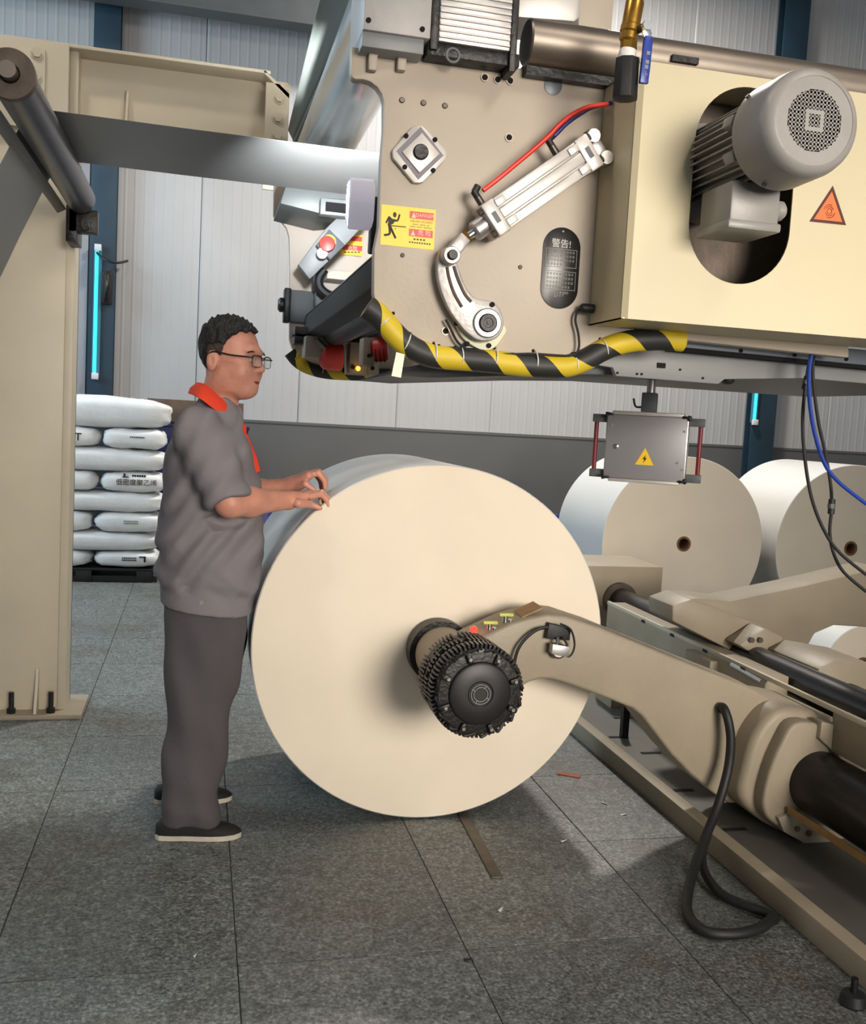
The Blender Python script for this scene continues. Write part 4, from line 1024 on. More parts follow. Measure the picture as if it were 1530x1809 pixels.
# ================================================================== unwind stand
AX, AZ = .826, .619        # spindle axis
PX_, PZ_ = 2.075, .258      # pivot axis
us = thing('unwind_arm', 'beige cast swing arm holding the big paper roll', 'machine arm', (PX_, 3.1, 0))
AY0, AY1 = 3.02, 3.20
af = [(905,1100),(935,1092),(968,1085),(1000,1088),(1060,1108),(1200,1165),(1333,1217),(1420,1265),(1420,1420),(1290,1420),(1262,1403),(1222,1370),(1187,1334),(1135,1266),(1118,1252),(1060,1229),(1010,1211),(978,1201),(955,1200),(935,1206),(905,1225),(870,1240),(820,1230),(800,1190),(820,1140)]
obj('arm_body', MB().prism(XZ(af, AY0), AY0, AY1), mCreamD, us, bevel=.012, seg=3)
obj('spindle_housing', MB().lathe((AX,2.995,AZ),(0,1,0),[(.090,0),(.094,.004),(.094,.20),(.09,.22)],56), mCreamD, us)
# pivot boss
bs = spline([(1362,1247),(1322,1290),(1303,1350),(1295,1398),(1320,1432),(1370,1462),(1440,1480),(1540,1490),(1560,1330),(1480,1272),(1420,1250)], 5, True)
obj('pivot_boss', MB().prism(XZ(bs, 2.97), 2.92, 3.24), mCreamD, us, bevel=.03, seg=4)
bs2 = spline([(1400,1270),(1368,1310),(1345,1370),(1338,1420),(1360,1450),(1420,1470),(1540,1480),(1560,1340),(1480,1290)], 5, True)
obj('pivot_face', MB().prism(XZ(bs2, 2.90), 2.86, 2.93), mCreamD, us, bevel=.012, seg=3)
obj('chuck_ring', MB().ring((AX,3.215,AZ),(0,1,0),.086,.110,.06,56), mBlackI, us, label='dark chuck ring against the roll')
obj('chuck_core', MB().cyl((AX,3.2,AZ),(AX,3.45,AZ),.036,n=32), mSteel, us)
# clamps round the pivot shaft
for (pp_, Y) in (([(1452,1275),(1512,1290),(1545,1325),(1480,1335),(1448,1305)],2.84), ([(1375,1445),(1420,1432),(1478,1490),(1430,1495),(1385,1470)],2.84)):
    c = obj('shaft_clamp', MB().prism(XZ(pp_,Y), Y, Y+.06), mCreamD, us, bevel=.004)
    cx_ = sum(a for a,_ in pp_)/len(pp_); cy_ = sum(b for _,b in pp_)/len(pp_)
    for dx, dy in ((-10,-3),(10,5)):
        q = P(cx_+dx,cy_+dy,Y); obj('clamp_bolt', MB().cyl((q.x,Y-.008,q.z),(q.x,Y,q.z),.010,n=6), mBrown, c)
# fittings on the arm top
def armtop(px, py): 
    q = P(px, py, 3.1); return q
q = armtop(831,1110); obj('status_led', MB().lathe((q.x,3.06,AZ+.108),(0,0,1),[(.012,0),(.012,.012),(.006,.018)],14), mLed, us, label='glowing red status light')
for px, py in ((865,1097),(893,1083)):
    q = P(px, py, 3.06); zb_ = q.z-.03
    v = obj('tee_valve', MB().cyl((q.x,3.06,zb_-.015),(q.x,3.06,zb_+.022),.010,n=12).cyl((q.x+.012,3.045,zb_-.02),(q.x+.012,3.045,zb_+.012),.009,n=12), mChrome, us)
    obj('valve_handle', MB().box(q.x-.022,q.x+.026,3.05,3.066,zb_+.020,zb_+.030), mYelG, v, bevel=.002)
tagp = [P(908,1078,3.12), P(942,1062,3.12), P(959,1073,3.05), P(922,1090,3.05)]
q = [Vector((a.x, a.y, a.z)) for a in tagp]
obj('brass_plate', MB().add(q+[a-Vector((0,0,.004)) for a in q], [(0,1,2,3),(7,6,5,4),(0,4,5,1),(1,5,6,2),(2,6,7,3),(3,7,4,0)]), mat('dull_brass',(150,118,80),.5,.4,.15,40), us)
# brake drum
AX0, AZ0 = AX, AZ
AX, AZ = .838, .603
bk = thing('air_brake', 'black finned air brake drum on the end of the roll spindle', 'brake', (AX, 2.88, AZ-.13))
BR = .128
obj('drum', MB().lathe((AX,2.775,AZ),(0,1,0),[(.095,0),(.126,.004),(.131,.02),(.127,.05),(.131,.21),(.11,.222)],64), mBlackI, bk)
n_ = 66
for row, (y0_, y1_, hh) in enumerate(((2.80,2.845,.014),(2.858,2.905,.013),(2.918,2.985,.011))):
    for k in range(n_):
        if row == 1 and k % 6 == 0: continue
        if row == 2 and k % 8 == 3: continue
        a = 2*math.pi*(k+.5*(row%2))/n_; u = Vector((math.cos(a),0,math.sin(a)))
        obj('fin', MB().obox(Vector((AX,(y0_+y1_)/2,AZ))+u*(.127+hh/2), u, (0,1,0), u.cross(Vector((0,1,0))), hh/2+.004, (y1_-y0_)/2, .0034), mBlackI, bk, smooth=False)
obj('hoop', MB().ring((AX,2.848,AZ),(0,1,0),.127,.1385,.009,64).ring((AX,2.906,AZ),(0,1,0),.127,.1375,.010,64), mGreyD, bk)
fp = obj('front_cover', MB().lathe((AX,2.785,AZ),(0,-1,0),[(.112,0),(.106,.004),(.098,.006),(.094,.018),(.088,.022),(.04,.0225),(.036,.0195),(.002,.0195)],64), mat('matte_black_cover',(30,29,30),.45,.1,.12,12), bk)
lg = MB()
lg.ring((AX,2.7610,AZ),(0,1,0),.0285,.0305,.002,48); lg.ring((AX,2.7610,AZ),(0,1,0),.0205,.0225,.002,48)
for k in range(4):
    a = math.pi/2*k+1.05; u = Vector((math.cos(a),0,math.sin(a)))
    lg.obox(Vector((AX,2.762,AZ))+u*.0255, u, (0,1,0), u.cross(Vector((0,1,0))), .006, .001, .0012)
obj('ring_mark', lg, mGrey, fp)
for k in range(8):
    a = 2*math.pi*k/8+.35; u = Vector((math.cos(a),0,math.sin(a))); c = Vector((AX,2.775,AZ))+u*.113
    cal = obj('caliper', MB().obox(c, u, (0,1,0), u.cross(Vector((0,1,0))), .015, .014, .008), mBlackI, bk, bevel=.003)
    obj('caliper_bolt', MB().cyl(c+Vector((0,-.013,0)), c+Vector((0,-.021,0)), .0055, n=10), mSteel, cal)
for k in range(16):
    a = 2*math.pi*k/16+.1; u = Vector((math.cos(a),0,math.sin(a))); c = Vector((AX,2.79,AZ))+u*.121
    obj('pipe_bend', MB().tube([c, c+u*.014+Vector((0,-.014,0)), c+u.cross(Vector((0,1,0)))*.03+Vector((0,-.008,0))], .0045, 6), mBlack, bk)
AX, AZ = AX0, AZ0
# pressure sensor with cable
q = P(983,1118,AY0)
ps = thing('pressure_sensor', 'small black and silver sensor on the swing arm', 'sensor', (q.x, AY0-.02, q.z-.05))
a = XZ([(965,1098),(1003,1108),(1001,1128),(960,1125)], AY0)
obj('black_bracket', MB().prism(a, AY0-.03, AY0), mBlack, ps, bevel=.002)
a = P(983,1148,AY0); obj('dial', MB().lathe((a.x,AY0+.002,a.z),(-.1,-1,.1),[(.024,0),(.026,.006),(.026,.03),(.02,.036)],28), mSteel, ps)
obj('connector_block', MB().prism(XZ([(972,1135),(1003,1140),(1000,1158),(970,1152)],AY0-.03), AY0-.055, AY0-.025), mAlu, ps, bevel=.002)
obj('nipple', MB().cyl(P(985,1137,AY0-.04),P(985,1126,AY0-.04),.006,n=10), mChrome, ps)
obj('sensor_lead', MB().tube([P(x,y,AY0-.03) for x,y in ((968,1108),(950,1112),(932,1125),(918,1142),(911,1160),(908,1178))], .0055, 8), mBlack, ps)
obj('sensor_lead', MB().tube([P(x,y,AY0-.045) for x,y in ((990,1102),(1008,1112),(1015,1135),(1012,1152),(1004,1160),(996,1150),(1002,1140),(993,1125))], .0035, 8), mBlack, ps)
# conduit from the arm to the floor
pts = [P(1272,1250,AY0+.01), P(1279,1252,AY0-.035), P(1287,1275,2.96), P(1291,1310,2.95), P(1286,1360,2.94), P(1268,1425,2.90), P(1246,1480,2.82), P(1228,1530,2.72), P(1216,1575,2.62), PZ(1216,1615,.02), PZ(1245,1645,.02), PZ(1300,1650,.02), PZ(1345,1638,.02), PZ(1368,1618,.02)]
cd_ = thing('cable_conduit', 'thick black conduit looping from the swing arm to the floor', 'conduit', PZ(1300,1645,0))
obj('conduit', MB().tube(pts, .0155, 12), mBlack, cd_)
pts = [P(1250,1475,2.86), P(1240,1510,2.80), PZ(1247,1545,.03), PZ(1275,1580,.022), PZ(1318,1600,.02), PZ(1352,1612,.02), PZ(1372,1625,.018)]
obj('conduit', MB().tube(pts, .0145, 12), mBlack, cd_)
obj('conduit_collar', MB().cyl(P(1276,1251,AY0-.001), P(1276,1251,AY0-.025), .019, n=14), mBlack, cd_)
# pivot shaft
tag(obj('pivot_shaft', MB().lathe((PX_,1.95,PZ_),(0,1,0),[(.10,0),(.108,.006),(.108,.95),(.10,.955)],56), mat('oiled_black_steel',(34,32,34),.32,.5,.25,10,.06,30)), 'big oiled black pivot shaft at the lower right', 'shaft')
tag(obj('shaft_strip', MB().bar((PX_-.105,1.95,PZ_-.075),(PX_-.115,2.84,PZ_-.085),.012,.02), mat('ochre_strip',(168,128,78),.5,0,.1,20)), 'thin ochre strip running under the black pivot shaft', 'strip')
# carriage beam along the machine
cb = thing('carriage_beam', 'long beige carriage beam behind the swing arm', 'beam', (2.16, 3.9, 0))
obj('beam_body', MB().box(2.10,2.16,2.2,2.85,.372,.505), mCreamD, cb, bevel=.004)
obj('beam_body', MB().box(2.10,2.20,3.26,4.75,.20,.515), mCreamD, cb, bevel=.004)
obj('edge_strip', MB().box(2.098,2.112,2.2,4.75,.505,.522), mCream, cb, bevel=.001)
for y in (2.5,2.62,3.4,3.7,4.0,4.3): obj('edge_clip', MB().box(2.094,2.112,y,y+.03,.50,.512), mBlackI, cb)
A = P(1163,1130,3.62)
b1 = obj('lug_block', MB().box(2.06,2.12,3.6,3.82,.33,.49), mCreamD, cb, bevel=.006)
for dy in (.05,.15): obj('lug_bolt', MB().cyl((2.05,3.6+dy,.40),(2.062,3.6+dy,.40),.018,n=6), mBrown, b1)
obj('bright_pin', MB().cyl((2.10,3.50,.50),(2.10,3.28,.49),.011,n=12), mChrome, cb)
tag(obj('drive_shaft', MB().lathe((2.275,2.2,.485),(0,1,0),[(.06,0),(.065,.005),(.065,2.8),(.06,2.805)],40), mBlackG), 'long glossy black drive shaft running back behind the beam', 'shaft')
tag(obj('guide_rail', MB().box(2.36,2.47,2.2,4.4,.36,.49), mBlackI, None, bevel=.006), 'dark slide rail beside the glossy black drive shaft', 'rail')
# far swing arm with clevis block on the right
fa = thing('far_swing_arm', 'grey swing arm rising to the right behind the drive shaft', 'machine arm', (2.7, 4.0, .3))
pr_ = spline([(1180,1095),(1190,1072),(1220,1058),(1255,1058),(1290,1062)],4)+[(1420,1035),(1560,1002),(1560,1110),(1475,1105),(1440,1120),(1410,1175),(1390,1190),(1330,1160),(1215,1110)]
obj('arm_body', MB().prism(XZ(pr_, 3.95), 3.95, 4.15), mCreamD, fa, bevel=.012)
a = [(1188,1070),(1222,1058),(1345,1105),(1372,1140),(1312,1160),(1188,1098)]
blk = obj('clevis_block', MB().prism(XZ(a, 3.72), 3.72, 3.95), mCreamD, fa, bevel=.01)
for px, py in ((1213,1066),(1237,1076),(1271,1092),(1309,1109)):
    q = P(px, py, 3.80); obj('bolt_hole', MB().cyl((q.x,3.80,q.z+.004),(q.x,3.80,q.z-.02),.012,n=12), mDark, blk)
a = [(1352,1110),(1385,1125),(1392,1165),(1350,1160),(1320,1150),(1305,1140)]
lg2 = obj('lug', MB().prism(XZ(a, 3.60), 3.60, 3.72), mCreamD, fa, bevel=.012)
for dx in (-9, 6):
    q = P(1335+dx,1130,3.6); obj('lug_bolt', MB().cyl((q.x,3.585,q.z),(q.x,3.602,q.z),.012,n=6), mBrown, lg2)
tb = thing('bearing_block', 'beige bearing block at the right edge above the pivot shaft', 'bearing', (2.75,3.2,.2))
a = [(1446,1182),(1478,1166),(1560,1180),(1560,1280),(1448,1228)]
bb = obj('block', MB().prism(XZ(a, 3.25), 3.25, 3.6), mCreamD, tb, bevel=.008)
q = P(1482,1184,3.3); obj('bolt_hole', MB().cyl((q.x,3.32,q.z+.03),(q.x,3.32,q.z-.02),.012,n=12), mDark, bb)
obj('pedestal', MB().box(P(1470,1230,3.4).x,P(1470,1230,3.4).x+.3,3.3,3.55,.12,.36), mCreamD, tb, bevel=.006)
# far end stand box
q0 = P(1046,994,5.0); q1 = P(1172,1002,5.0)
es = thing('end_stand', 'beige steel end stand behind the big paper roll', 'machine stand', ((q0.x+q1.x)/2, 5.2, 0))
obj('stand_body', MB().box(q0.x-.45,q1.x,5.0,5.45,.0,q1.z), mCreamD, es, bevel=.006)
obj('shaft_flange', MB().ring((2.275,4.97,.485),(0,1,0),.066,.095,.03,36), mBrown, es)
# floor frame of the unwind stand
ff = thing('floor_frame', 'low beige floor frame with slotted deck under the swing arm', 'machine base', (2.1, 3.2, 0))
rx = 1.72
obj('near_rail', MB().box(rx,rx+.055,1.35,4.9,0,.075), mCreamD, ff, bevel=.004)
obj('deck', MB().prism([(1.1,rx+.055),(4.9,rx+.055),(4.9,2.9),(1.1,2.9)], .045, .055, org=(0,0,0), u=(0,1,0), v=(1,0,0), w_=(0,0,1)), mat('deck_grey',(92,90,84),.55,.1,.12,5), ff)
obj('far_rail', MB().box(2.9,2.955,1.35,4.9,0,.075), mCreamD, ff, bevel=.004)
for px, py in ((1112,1243),(1100,1268),(1093,1302),(1206,1396),(1298,1465),(1150,1330)):
    q = PZ(px, py, .056)
    obj('deck_slot', MB().box(q.x-.045,q.x+.045,q.y-.012,q.y+.012,.0535,.0565), mDark, ff)
obj('upright', MB().box(2.0,2.2,3.3,3.5,.05,.3).box(2.0,2.2,4.4,4.6,.05,.3), mCreamD, ff, bevel=.006)
obj('deck_post', MB().box(rx+.14,rx+.17,3.95,3.98,.05,.22), mBlackI, ff)
# things on the floor
a, b = PZ(815,1440,0), PZ(884,1553,0)
tag(obj('floor_strip', MB().bar((.945,2.82,.003),(.985,3.75,.003),.038,.006), mat('worn_steel',(96,88,78),.45,.5,.2,20), None, bevel=.0015), 'flat worn steel strip on the floor leading under the paper roll', 'strip')
def scrap(px, py, s_, label, m=mScrap):
    q = PZ(px, py, .0)
    a = random.random()*3; pts = [(q.x+s_*k*math.cos(a), q.y+s_*k*math.sin(a)) for k in (-1,1)]
    n_ = Vector((-math.sin(a), math.cos(a)))*s_*.28
    vs = [(pts[0][0]-n_.x,pts[0][1]-n_.y,.001),(pts[1][0]-n_.x*.5,pts[1][1]-n_.y*.5,.004),(pts[1][0]+n_.x,pts[1][1]+n_.y,.001),(pts[0][0]+n_.x,pts[0][1]+n_.y,.005)]
    return tag(obj('paper_scrap', MB().add(vs+[(x,y,z+.001) for x,y,z in vs],[(0,1,2,3),(7,6,5,4),(0,4,5,1),(1,5,6,2),(2,6,7,3),(3,7,4,0)]), m), label, 'litter', 'litter on the floor')
scrap(885,1608,.016,'tiny pale paper scrap on the tiles below the steel strip')
scrap(996,1487,.012,'tiny pale paper scrap on the floor below the brake drum')
scrap(1068,1420,.014,'tiny pale paper scrap on the floor beside the floor frame')
scrap(1102,1440,.014,'tiny pale paper thread on the floor next to the beige floor frame')
scrap(1315,1610,.010,'tiny white paper scrap inside the black conduit loop')
scrap(345,1690,.008,'tiny white paper scrap on the tiles below the man')
scrap(828,1697,.014,'tiny dark scrap on a tile joint in front of the roll', mBlack)
q = PZ(1500,1775,0)
bt_ = thing('rubber_caster', 'black rubber foot at the lower right corner', 'foot', (q.x+.02, q.y, 0))
obj('pad', MB().lathe((q.x+.01,q.y,0),(0,0,1),[(.03,0),(.034,.006),(.028,.03),(.012,.034)],20), mBlack, bt_)
obj('stud', MB().cyl((q.x+.01,q.y,.034),(q.x+.01,q.y,.07),.009,n=10), mBlackI, bt_)
tag(obj('orange_ribbon', MB().bar(PZ(985,1365,.003), PZ(1025,1372,.003), .03, .003), mat('rust_orange',(150,80,44),.7,0,.2,20)), 'short rust orange strip on the floor under the swing arm', 'strip')

# ================================================================== bags on the pallet
BY = 8.1
def zb_(x, y): return (130+x/5.025, 690+y/5.025)
def bag_mesh(lx, ly, lz, seed, name):
    rs = np.random.RandomState(seed); n1, n2 = 64, 24
    mb = MB(); vs = []; fs = []
    ph = rs.rand(6)*6.28
    for i in range(n2+1):
        la = -math.pi/2+math.pi*i/n2
        for k in range(n1):
            lo = 2*math.pi*k/n1
            def sp(c, e): return math.copysign(abs(c)**e, c)
            x = sp(math.cos(la),.42)*sp(math.cos(lo),.26); y = sp(math.cos(la),.42)*sp(math.sin(lo),.36); z = sp(math.sin(la),.55)
            w_ = 1+.02*math.sin(5*z+ph[0])+.02*math.sin(6*y+ph[1])+.012*math.sin(14*z+9*y+ph[5])
            zz_ = z*(1-.16*abs(x)**5)*(1+.05*math.sin(4.5*x+ph[2])+.04*math.sin(11*x+3*y+ph[3])+.025*math.sin(23*x-5*y+ph[4]))
            vs.append((x*lx/2*w_, y*ly/2, zz_*lz/2))
    for i in range(n2):
        for k in range(n1): fs.append((i*n1+k,i*n1+(k+1)%n1,(i+1)*n1+(k+1)%n1,(i+1)*n1+k))
    mb.add(vs, fs); return mb
pal_top = P(200,1003,BY).z
rows = [(1577,1430),(1435,1262),(1262,1085),(1112,905),(915,722),(722,515),(520,335),(345,60)]   # zoom y bottom, top of each layer
splits = {0:(165,745),2:(165,775),4:(215,810),6:(240,812)}
rights = {1:758,3:805,5:820,7:850}
names = ['bottom','second','third','fourth','fifth','sixth','seventh','top']
prev = None
for r,(yb,yt) in enumerate(rows):
    z0_ = P(*zb_(450,yb),BY).z; z1_ = P(*zb_(450,yt),BY).z
    if prev is not None: z0_ = prev-.004
    h = z1_-z0_; prev = z1_; zc_ = (z0_+z1_)/2
    lst = []
    if r in splits:
        xs_ = P(*zb_(splits[r][0],yb),BY).x; xe = P(*zb_(splits[r][1],yb),BY).x
        lst = [(xs_+.01, xe, .42, 'right'), (xs_-.60, xs_-.012, .42, 'left')]
    else:
        xe = P(*zb_(rights[r],yb),BY).x; lst = [(xe-1.0, xe, .5, 'long')]
    for (xa, xb, dep, side) in lst:
        lbl = {'right':f'white plastic bag end in the {names[r]} layer, right of the gap', 'left':f'white plastic bag end in the {names[r]} layer, behind the cream column', 'long':f'white plastic bag lying lengthwise as the {names[r]} layer of the stack'}[side]
        dy = dep*1.0
        t = thing('plastic_bag', lbl, 'bag', ((xa+xb)/2, BY+dy/2, z0_), 'white bags stacked on the pallet')
        mb = bag_mesh(xb-xa, dy*1.1, h*1.0, r*3+len(side), 'bag')
        mb.v = [v+Vector(((xa+xb)/2, BY+dy*.55, zc_)) for v in mb.v]
        obj('sack', mb, mBag, t, ang=60)
        yfront = BY-.004
        if r == 4 and side == 'right':
            text('print_lettering', '低密度聚乙烯', .052, ((xa+xb)/2+.03, yfront, zc_+.0), (1,0,.0), (0,0,1), mInk, t, ext=.002)
            mb = MB().box((xa+xb)/2-.07,(xa+xb)/2-.055,yfront-.0,yfront+.02,zc_+.045,zc_+.07).box((xa+xb)/2-.08,(xa+xb)/2-.03,yfront,yfront+.02,zc_+.042,zc_+.047)
            for k in range(6): mb.box((xa+xb)/2-.005+k*.018,(xa+xb)/2+.008+k*.018,yfront+.01,yfront+.03,zc_+.045,zc_+.062)
            obj('print_mark', mb, mInk, t)
        elif side == 'right' and r in (0,2,6):
            mb = MB()
            for rr_ in range(2 if r != 6 else 1):
                for k in range(8): mb.box((xa+xb)/2-.03+k*.014,(xa+xb)/2-.02+k*.014,yfront-.002,yfront+.012,zc_+.012-rr_*.018,zc_+.020-rr_*.018)
            if r == 0: mb.box((xa+xb)/2+.10,(xa+xb)/2+.15,yfront-.002,yfront+.012,zc_+.022,zc_+.030).box((xa+xb)/2+.135,(xa+xb)/2+.15,yfront-.002,yfront+.012,zc_-.015,zc_+.022)
            obj('print_mark', mb, mInkG if r == 2 else mInk, t)
        elif side == 'left' and r == 6:
            x_ = P(*zb_(45,430),BY).x
            obj('print_mark', MB().box(x_-.03,x_+.02,yfront,yfront+.015,zc_+.02,zc_+.028).box(x_-.01,x_,yfront,yfront+.015,zc_-.03,zc_+.02), mInk, t)
zt_ = rows and P(*zb_(450,rows[0][0]),BY).z
xr_ = P(*zb_(740,1650),BY).x
pt = thing('pallet', 'dark pallet under the stack of white bags', 'pallet', (-.8, BY+.4, 0))
for k in range(4): obj('deck_board', MB().box(-1.45,xr_,BY+.02+k*.22,BY+.19+k*.22,zt_-.025,zt_-.006), mBlack, pt, bevel=.004)
for x in (-1.35, -.85, xr_-.1): obj('runner', MB().box(x-.06,x+.06,BY+.02,BY+.85,0,zt_-.025), mBlack, pt, bevel=.004)
obj('front_skirt', MB().box(-1.45,xr_,BY+.03,BY+.05,.005,.05), mBlack, pt)
# blue crates and board behind
A = P(285,745,9.0); B = P(345,745,9.0)
t = thing('plastic_crate', 'dark blue plastic crate stack between the bags and the man', 'crate', (.1,9.2,0))
for k in range(4):
    z = k*A.z/4
    obj('crate', MB().box(A.x-.1,A.x+.75,9.0,9.4,z+.004,z+A.z/4-.004), mWinBlue, t, bevel=.01)
    obj('rim', MB().box(A.x-.11,A.x+.76,8.99,9.41,z+A.z/4-.04,z+A.z/4-.005), mWinBlue, t, bevel=.005)
z = A.z
t = thing('wood_board', 'brown wooden board lying on the dark blue crates', 'board', (.1,9.2,z))
obj('plank', MB().box(A.x-.12,A.x+.7,8.98,9.2,z+.002,P(310,706,9.0).z), mWood, t, bevel=.004)
obj('plank', MB().box(A.x-.12,A.x+.7,9.21,9.42,z+.002,P(310,706,9.0).z), mWood, t, bevel=.004)
A = P(480,893,8.6); B = P(995,905,8.6)
t = thing('plastic_pallet', 'blue plastic pallet on edge behind the big paper roll', 'pallet', (1.4,8.65,0))
obj('panel', MB().box(A.x-.1,B.x+.03,8.6,8.66,.12,A.z), mBlue, t, bevel=.006)
for k in range(6):
    x = A.x-.1+k*(B.x-A.x+.05)/5.2; obj('rib', MB().box(x,x+.08,8.58,8.7,0,A.z-.02), mBlue, t, bevel=.005)

# ================================================================== person (implicit surfaces -> one continuous mesh each)
def surf_nets(fn, xs, ys, zs):
    """naive surface nets on a rectilinear grid"""
    X, Y, Z = np.meshgrid(xs, ys, zs, indexing='ij')
    D = fn(X.astype(np.float32), Y.astype(np.float32), Z.astype(np.float32)).astype(np.float32)
    S = D < 0
    cnt = np.zeros(tuple(n-1 for n in S.shape), np.int8)
    for a in (0,1):
        for b in (0,1):
            for c in (0,1):
                cnt += S[a:S.shape[0]-1+a, b:S.shape[1]-1+b, c:S.shape[2]-1+c]
    act = (cnt > 0) & (cnt < 8)
    idx = -np.ones(act.shape, np.int64); I, J, K = np.nonzero(act); idx[I,J,K] = np.arange(len(I))
    acc = np.zeros((len(I),3)); num = np.zeros(len(I))
    G = (np.asarray(xs), np.asarray(ys), np.asarray(zs))
    def edge(d0, d1):
        i0, j0, k0 = I+d0[0], J+d0[1], K+d0[2]; i1, j1, k1 = I+d1[0], J+d1[1], K+d1[2]
        a = D[i0,j0,k0]; b = D[i1,j1,k1]; m = (a < 0) != (b < 0)
        t = np.where(m, a/np.where(m, a-b, 1), 0)
        p0 = np.stack((G[0][i0],G[1][j0],G[2][k0]),1); p1 = np.stack((G[0][i1],G[1][j1],G[2][k1]),1)
        acc[m] += (p0+(p1-p0)*t[:,None])[m]; num[m] += 1
    for ax in range(3):
        for a in (0,1):
            for b in (0,1):
                d = [0,0,0]; o = [k for k in range(3) if k != ax]; d[o[0]] = a; d[o[1]] = b; e = list(d); e[ax] = 1; edge(d, e)
    V = acc/num[:,None]
    F = []
    for ax in range(3):
        sl0 = [slice(None)]*3; sl1 = [slice(None)]*3; sl0[ax] = slice(0,-1); sl1[ax] = slice(1,None)
        cr = S[tuple(sl0)] != S[tuple(sl1)]
        o = [k for k in range(3) if k != ax]
        s2 = [slice(None)]*3; s2[o[0]] = slice(1,-1); s2[o[1]] = slice(1,-1); cr = cr[tuple(s2)]
        p = np.array(np.nonzero(cr)).T
        if len(p) == 0: continue
        p[:,o[0]] += 1; p[:,o[1]] += 1
        q = []
        for a,b in ((0,0),(1,0),(1,1),(0,1)):
            c = p.copy(); c[:,o[0]] -= a; c[:,o[1]] -= b; q.append(idx[c[:,0],c[:,1],c[:,2]])
        F.append(np.stack(q,1))
    return V, np.concatenate(F)
def nets_obj(name, fn, xs, ys, zs, m, parent, smooth_it=2):
    V, F = surf_nets(fn, xs, ys, zs)
    mb = MB(); mb.v = [Vector(v) for v in V]; mb.f = [tuple(int(i) for i in f) for f in F]
    o = obj(name, mb, m, parent, ang=180, weld=False)
    bm = bmesh.new(); bm.from_mesh(o.data)
    for _ in range(smooth_it): bmesh.ops.smooth_vert(bm, verts=bm.verts, factor=.5, use_axis_x=True, use_axis_y=True, use_axis_z=True)
    bmesh.ops.recalc_face_normals(bm, faces=bm.faces)
    bm.to_mesh(o.data); bm.free()
    for p in o.data.polygons: p.use_smooth = True
    return o
def smin(a, b, k): 
    h = np.clip(.5+.5*(b-a)/k, 0, 1); return b+(a-b)*h-k*h*(1-h)
def smax(a, b, k): return -smin(-a, -b, k)
class Loc:      # rotated local frame
    def __init__(s, org, fwd, up=(0,0,1)):
        s.o = np.array(org, float); f = Vector(fwd).normalized(); u = Vector(up); l = u.cross(f).normalized(); u = f.cross(l)
        s.R = np.array([f, l, u])
    def __call__(s, X, Y, Z):
        dx, dy, dz = X-s.o[0], Y-s.o[1], Z-s.o[2]; R = s.R
        return (R[0,0]*dx+R[0,1]*dy+R[0,2]*dz, R[1,0]*dx+R[1,1]*dy+R[1,2]*dz, R[2,0]*dx+R[2,1]*dy+R[2,2]*dz)
    def w(s, p): return Vector(s.o+np.array(p)@s.R)
def ell(x, y, z, c, r):
    a = np.sqrt(((x-c[0])/r[0])**2+((y-c[1])/r[1])**2+((z-c[2])/r[2])**2)
    b = np.sqrt(((x-c[0])/r[0]**2)**2+((y-c[1])/r[1]**2)**2+((z-c[2])/r[2]**2)**2)+1e-9
    return a*(a-1)/b
def cone(x, y, z, a, b, r0, r1):
    a = np.array(a, float); b = np.array(b, float); d = b-a; L2 = d@d
    t = np.clip(((x-a[0])*d[0]+(y-a[1])*d[1]+(z-a[2])*d[2])/L2, 0, 1)
    return np.sqrt((x-a[0]-d[0]*t)**2+(y-a[1]-d[1]*t)**2+(z-a[2]-d[2]*t)**2)-(r0+(r1-r0)*t)
def loft(x, y, z, keys, p=2.4):
    """keys: (z, cx, cy, rx, ry) sorted by z"""
    k = np.array(keys, float); zz_ = np.clip(z, k[0,0], k[-1,0])
    def itp(c):
        # smooth (pchip-like) interpolation via linear on fine table blurred
        t = np.linspace(k[0,0], k[-1,0], 200); v = np.interp(t, k[:,0], k[:,c]); w_ = np.ones(13)/13
        v = np.convolve(np.pad(v, 6, 'edge'), w_, 'valid'); return np.interp(zz_, t, v)
    cx, cy, rx, ry = itp(1), itp(2), itp(3), itp(4)
    q = (np.abs((x-cx)/rx)**p+np.abs((y-cy)/ry)**p)**(1/p)
    d = (q-1)*np.minimum(rx, ry)
    return np.maximum(d, np.maximum(k[0,0]-z, z-k[-1,0]))
mSkin = mat('skin', (203,142,120), .48, 0, .10, 22, .12, 90)
mHair = mat('black_hair', (22,20,19), .6, 0, .3, 60, .6, 160)
mShirt = mat('grey_work_shirt', (127,121,125), .85, 0, .05, 9, .35, 26)
mCollar = mat('orange_collar', (222,62,30), .8, 0, .05, 20, .1, 60)
mTrou = mat('dark_grey_trousers', (80,75,79), .88, 0, .07, 8, .3, 20)
mShoe = mat('black_cloth_shoe', (24,22,22), .75, 0, .2, 60, .2, 200)
mSole = mat('white_sole', (196,188,172), .6, 0, .1, 30)
mFrame = mat('black_glasses', (18,14,14), .3, 0, 0)
mLens = mat('glasses_lens', (255,255,255), .02, 0, 0, trans=1.0, alpha=.25)
mEyeW = mat('eye_white', (215,205,195), .3, 0, 0); mEyeD = mat('eye_dark', (30,18,14), .25, 0, 0)
mLip = mat('lips', (150,78,68), .5, 0, .05, 30)

man = thing('person', 'man in grey work shirt with orange collar and glasses, hands on the paper roll', 'person', (.04, 3.37, 0))
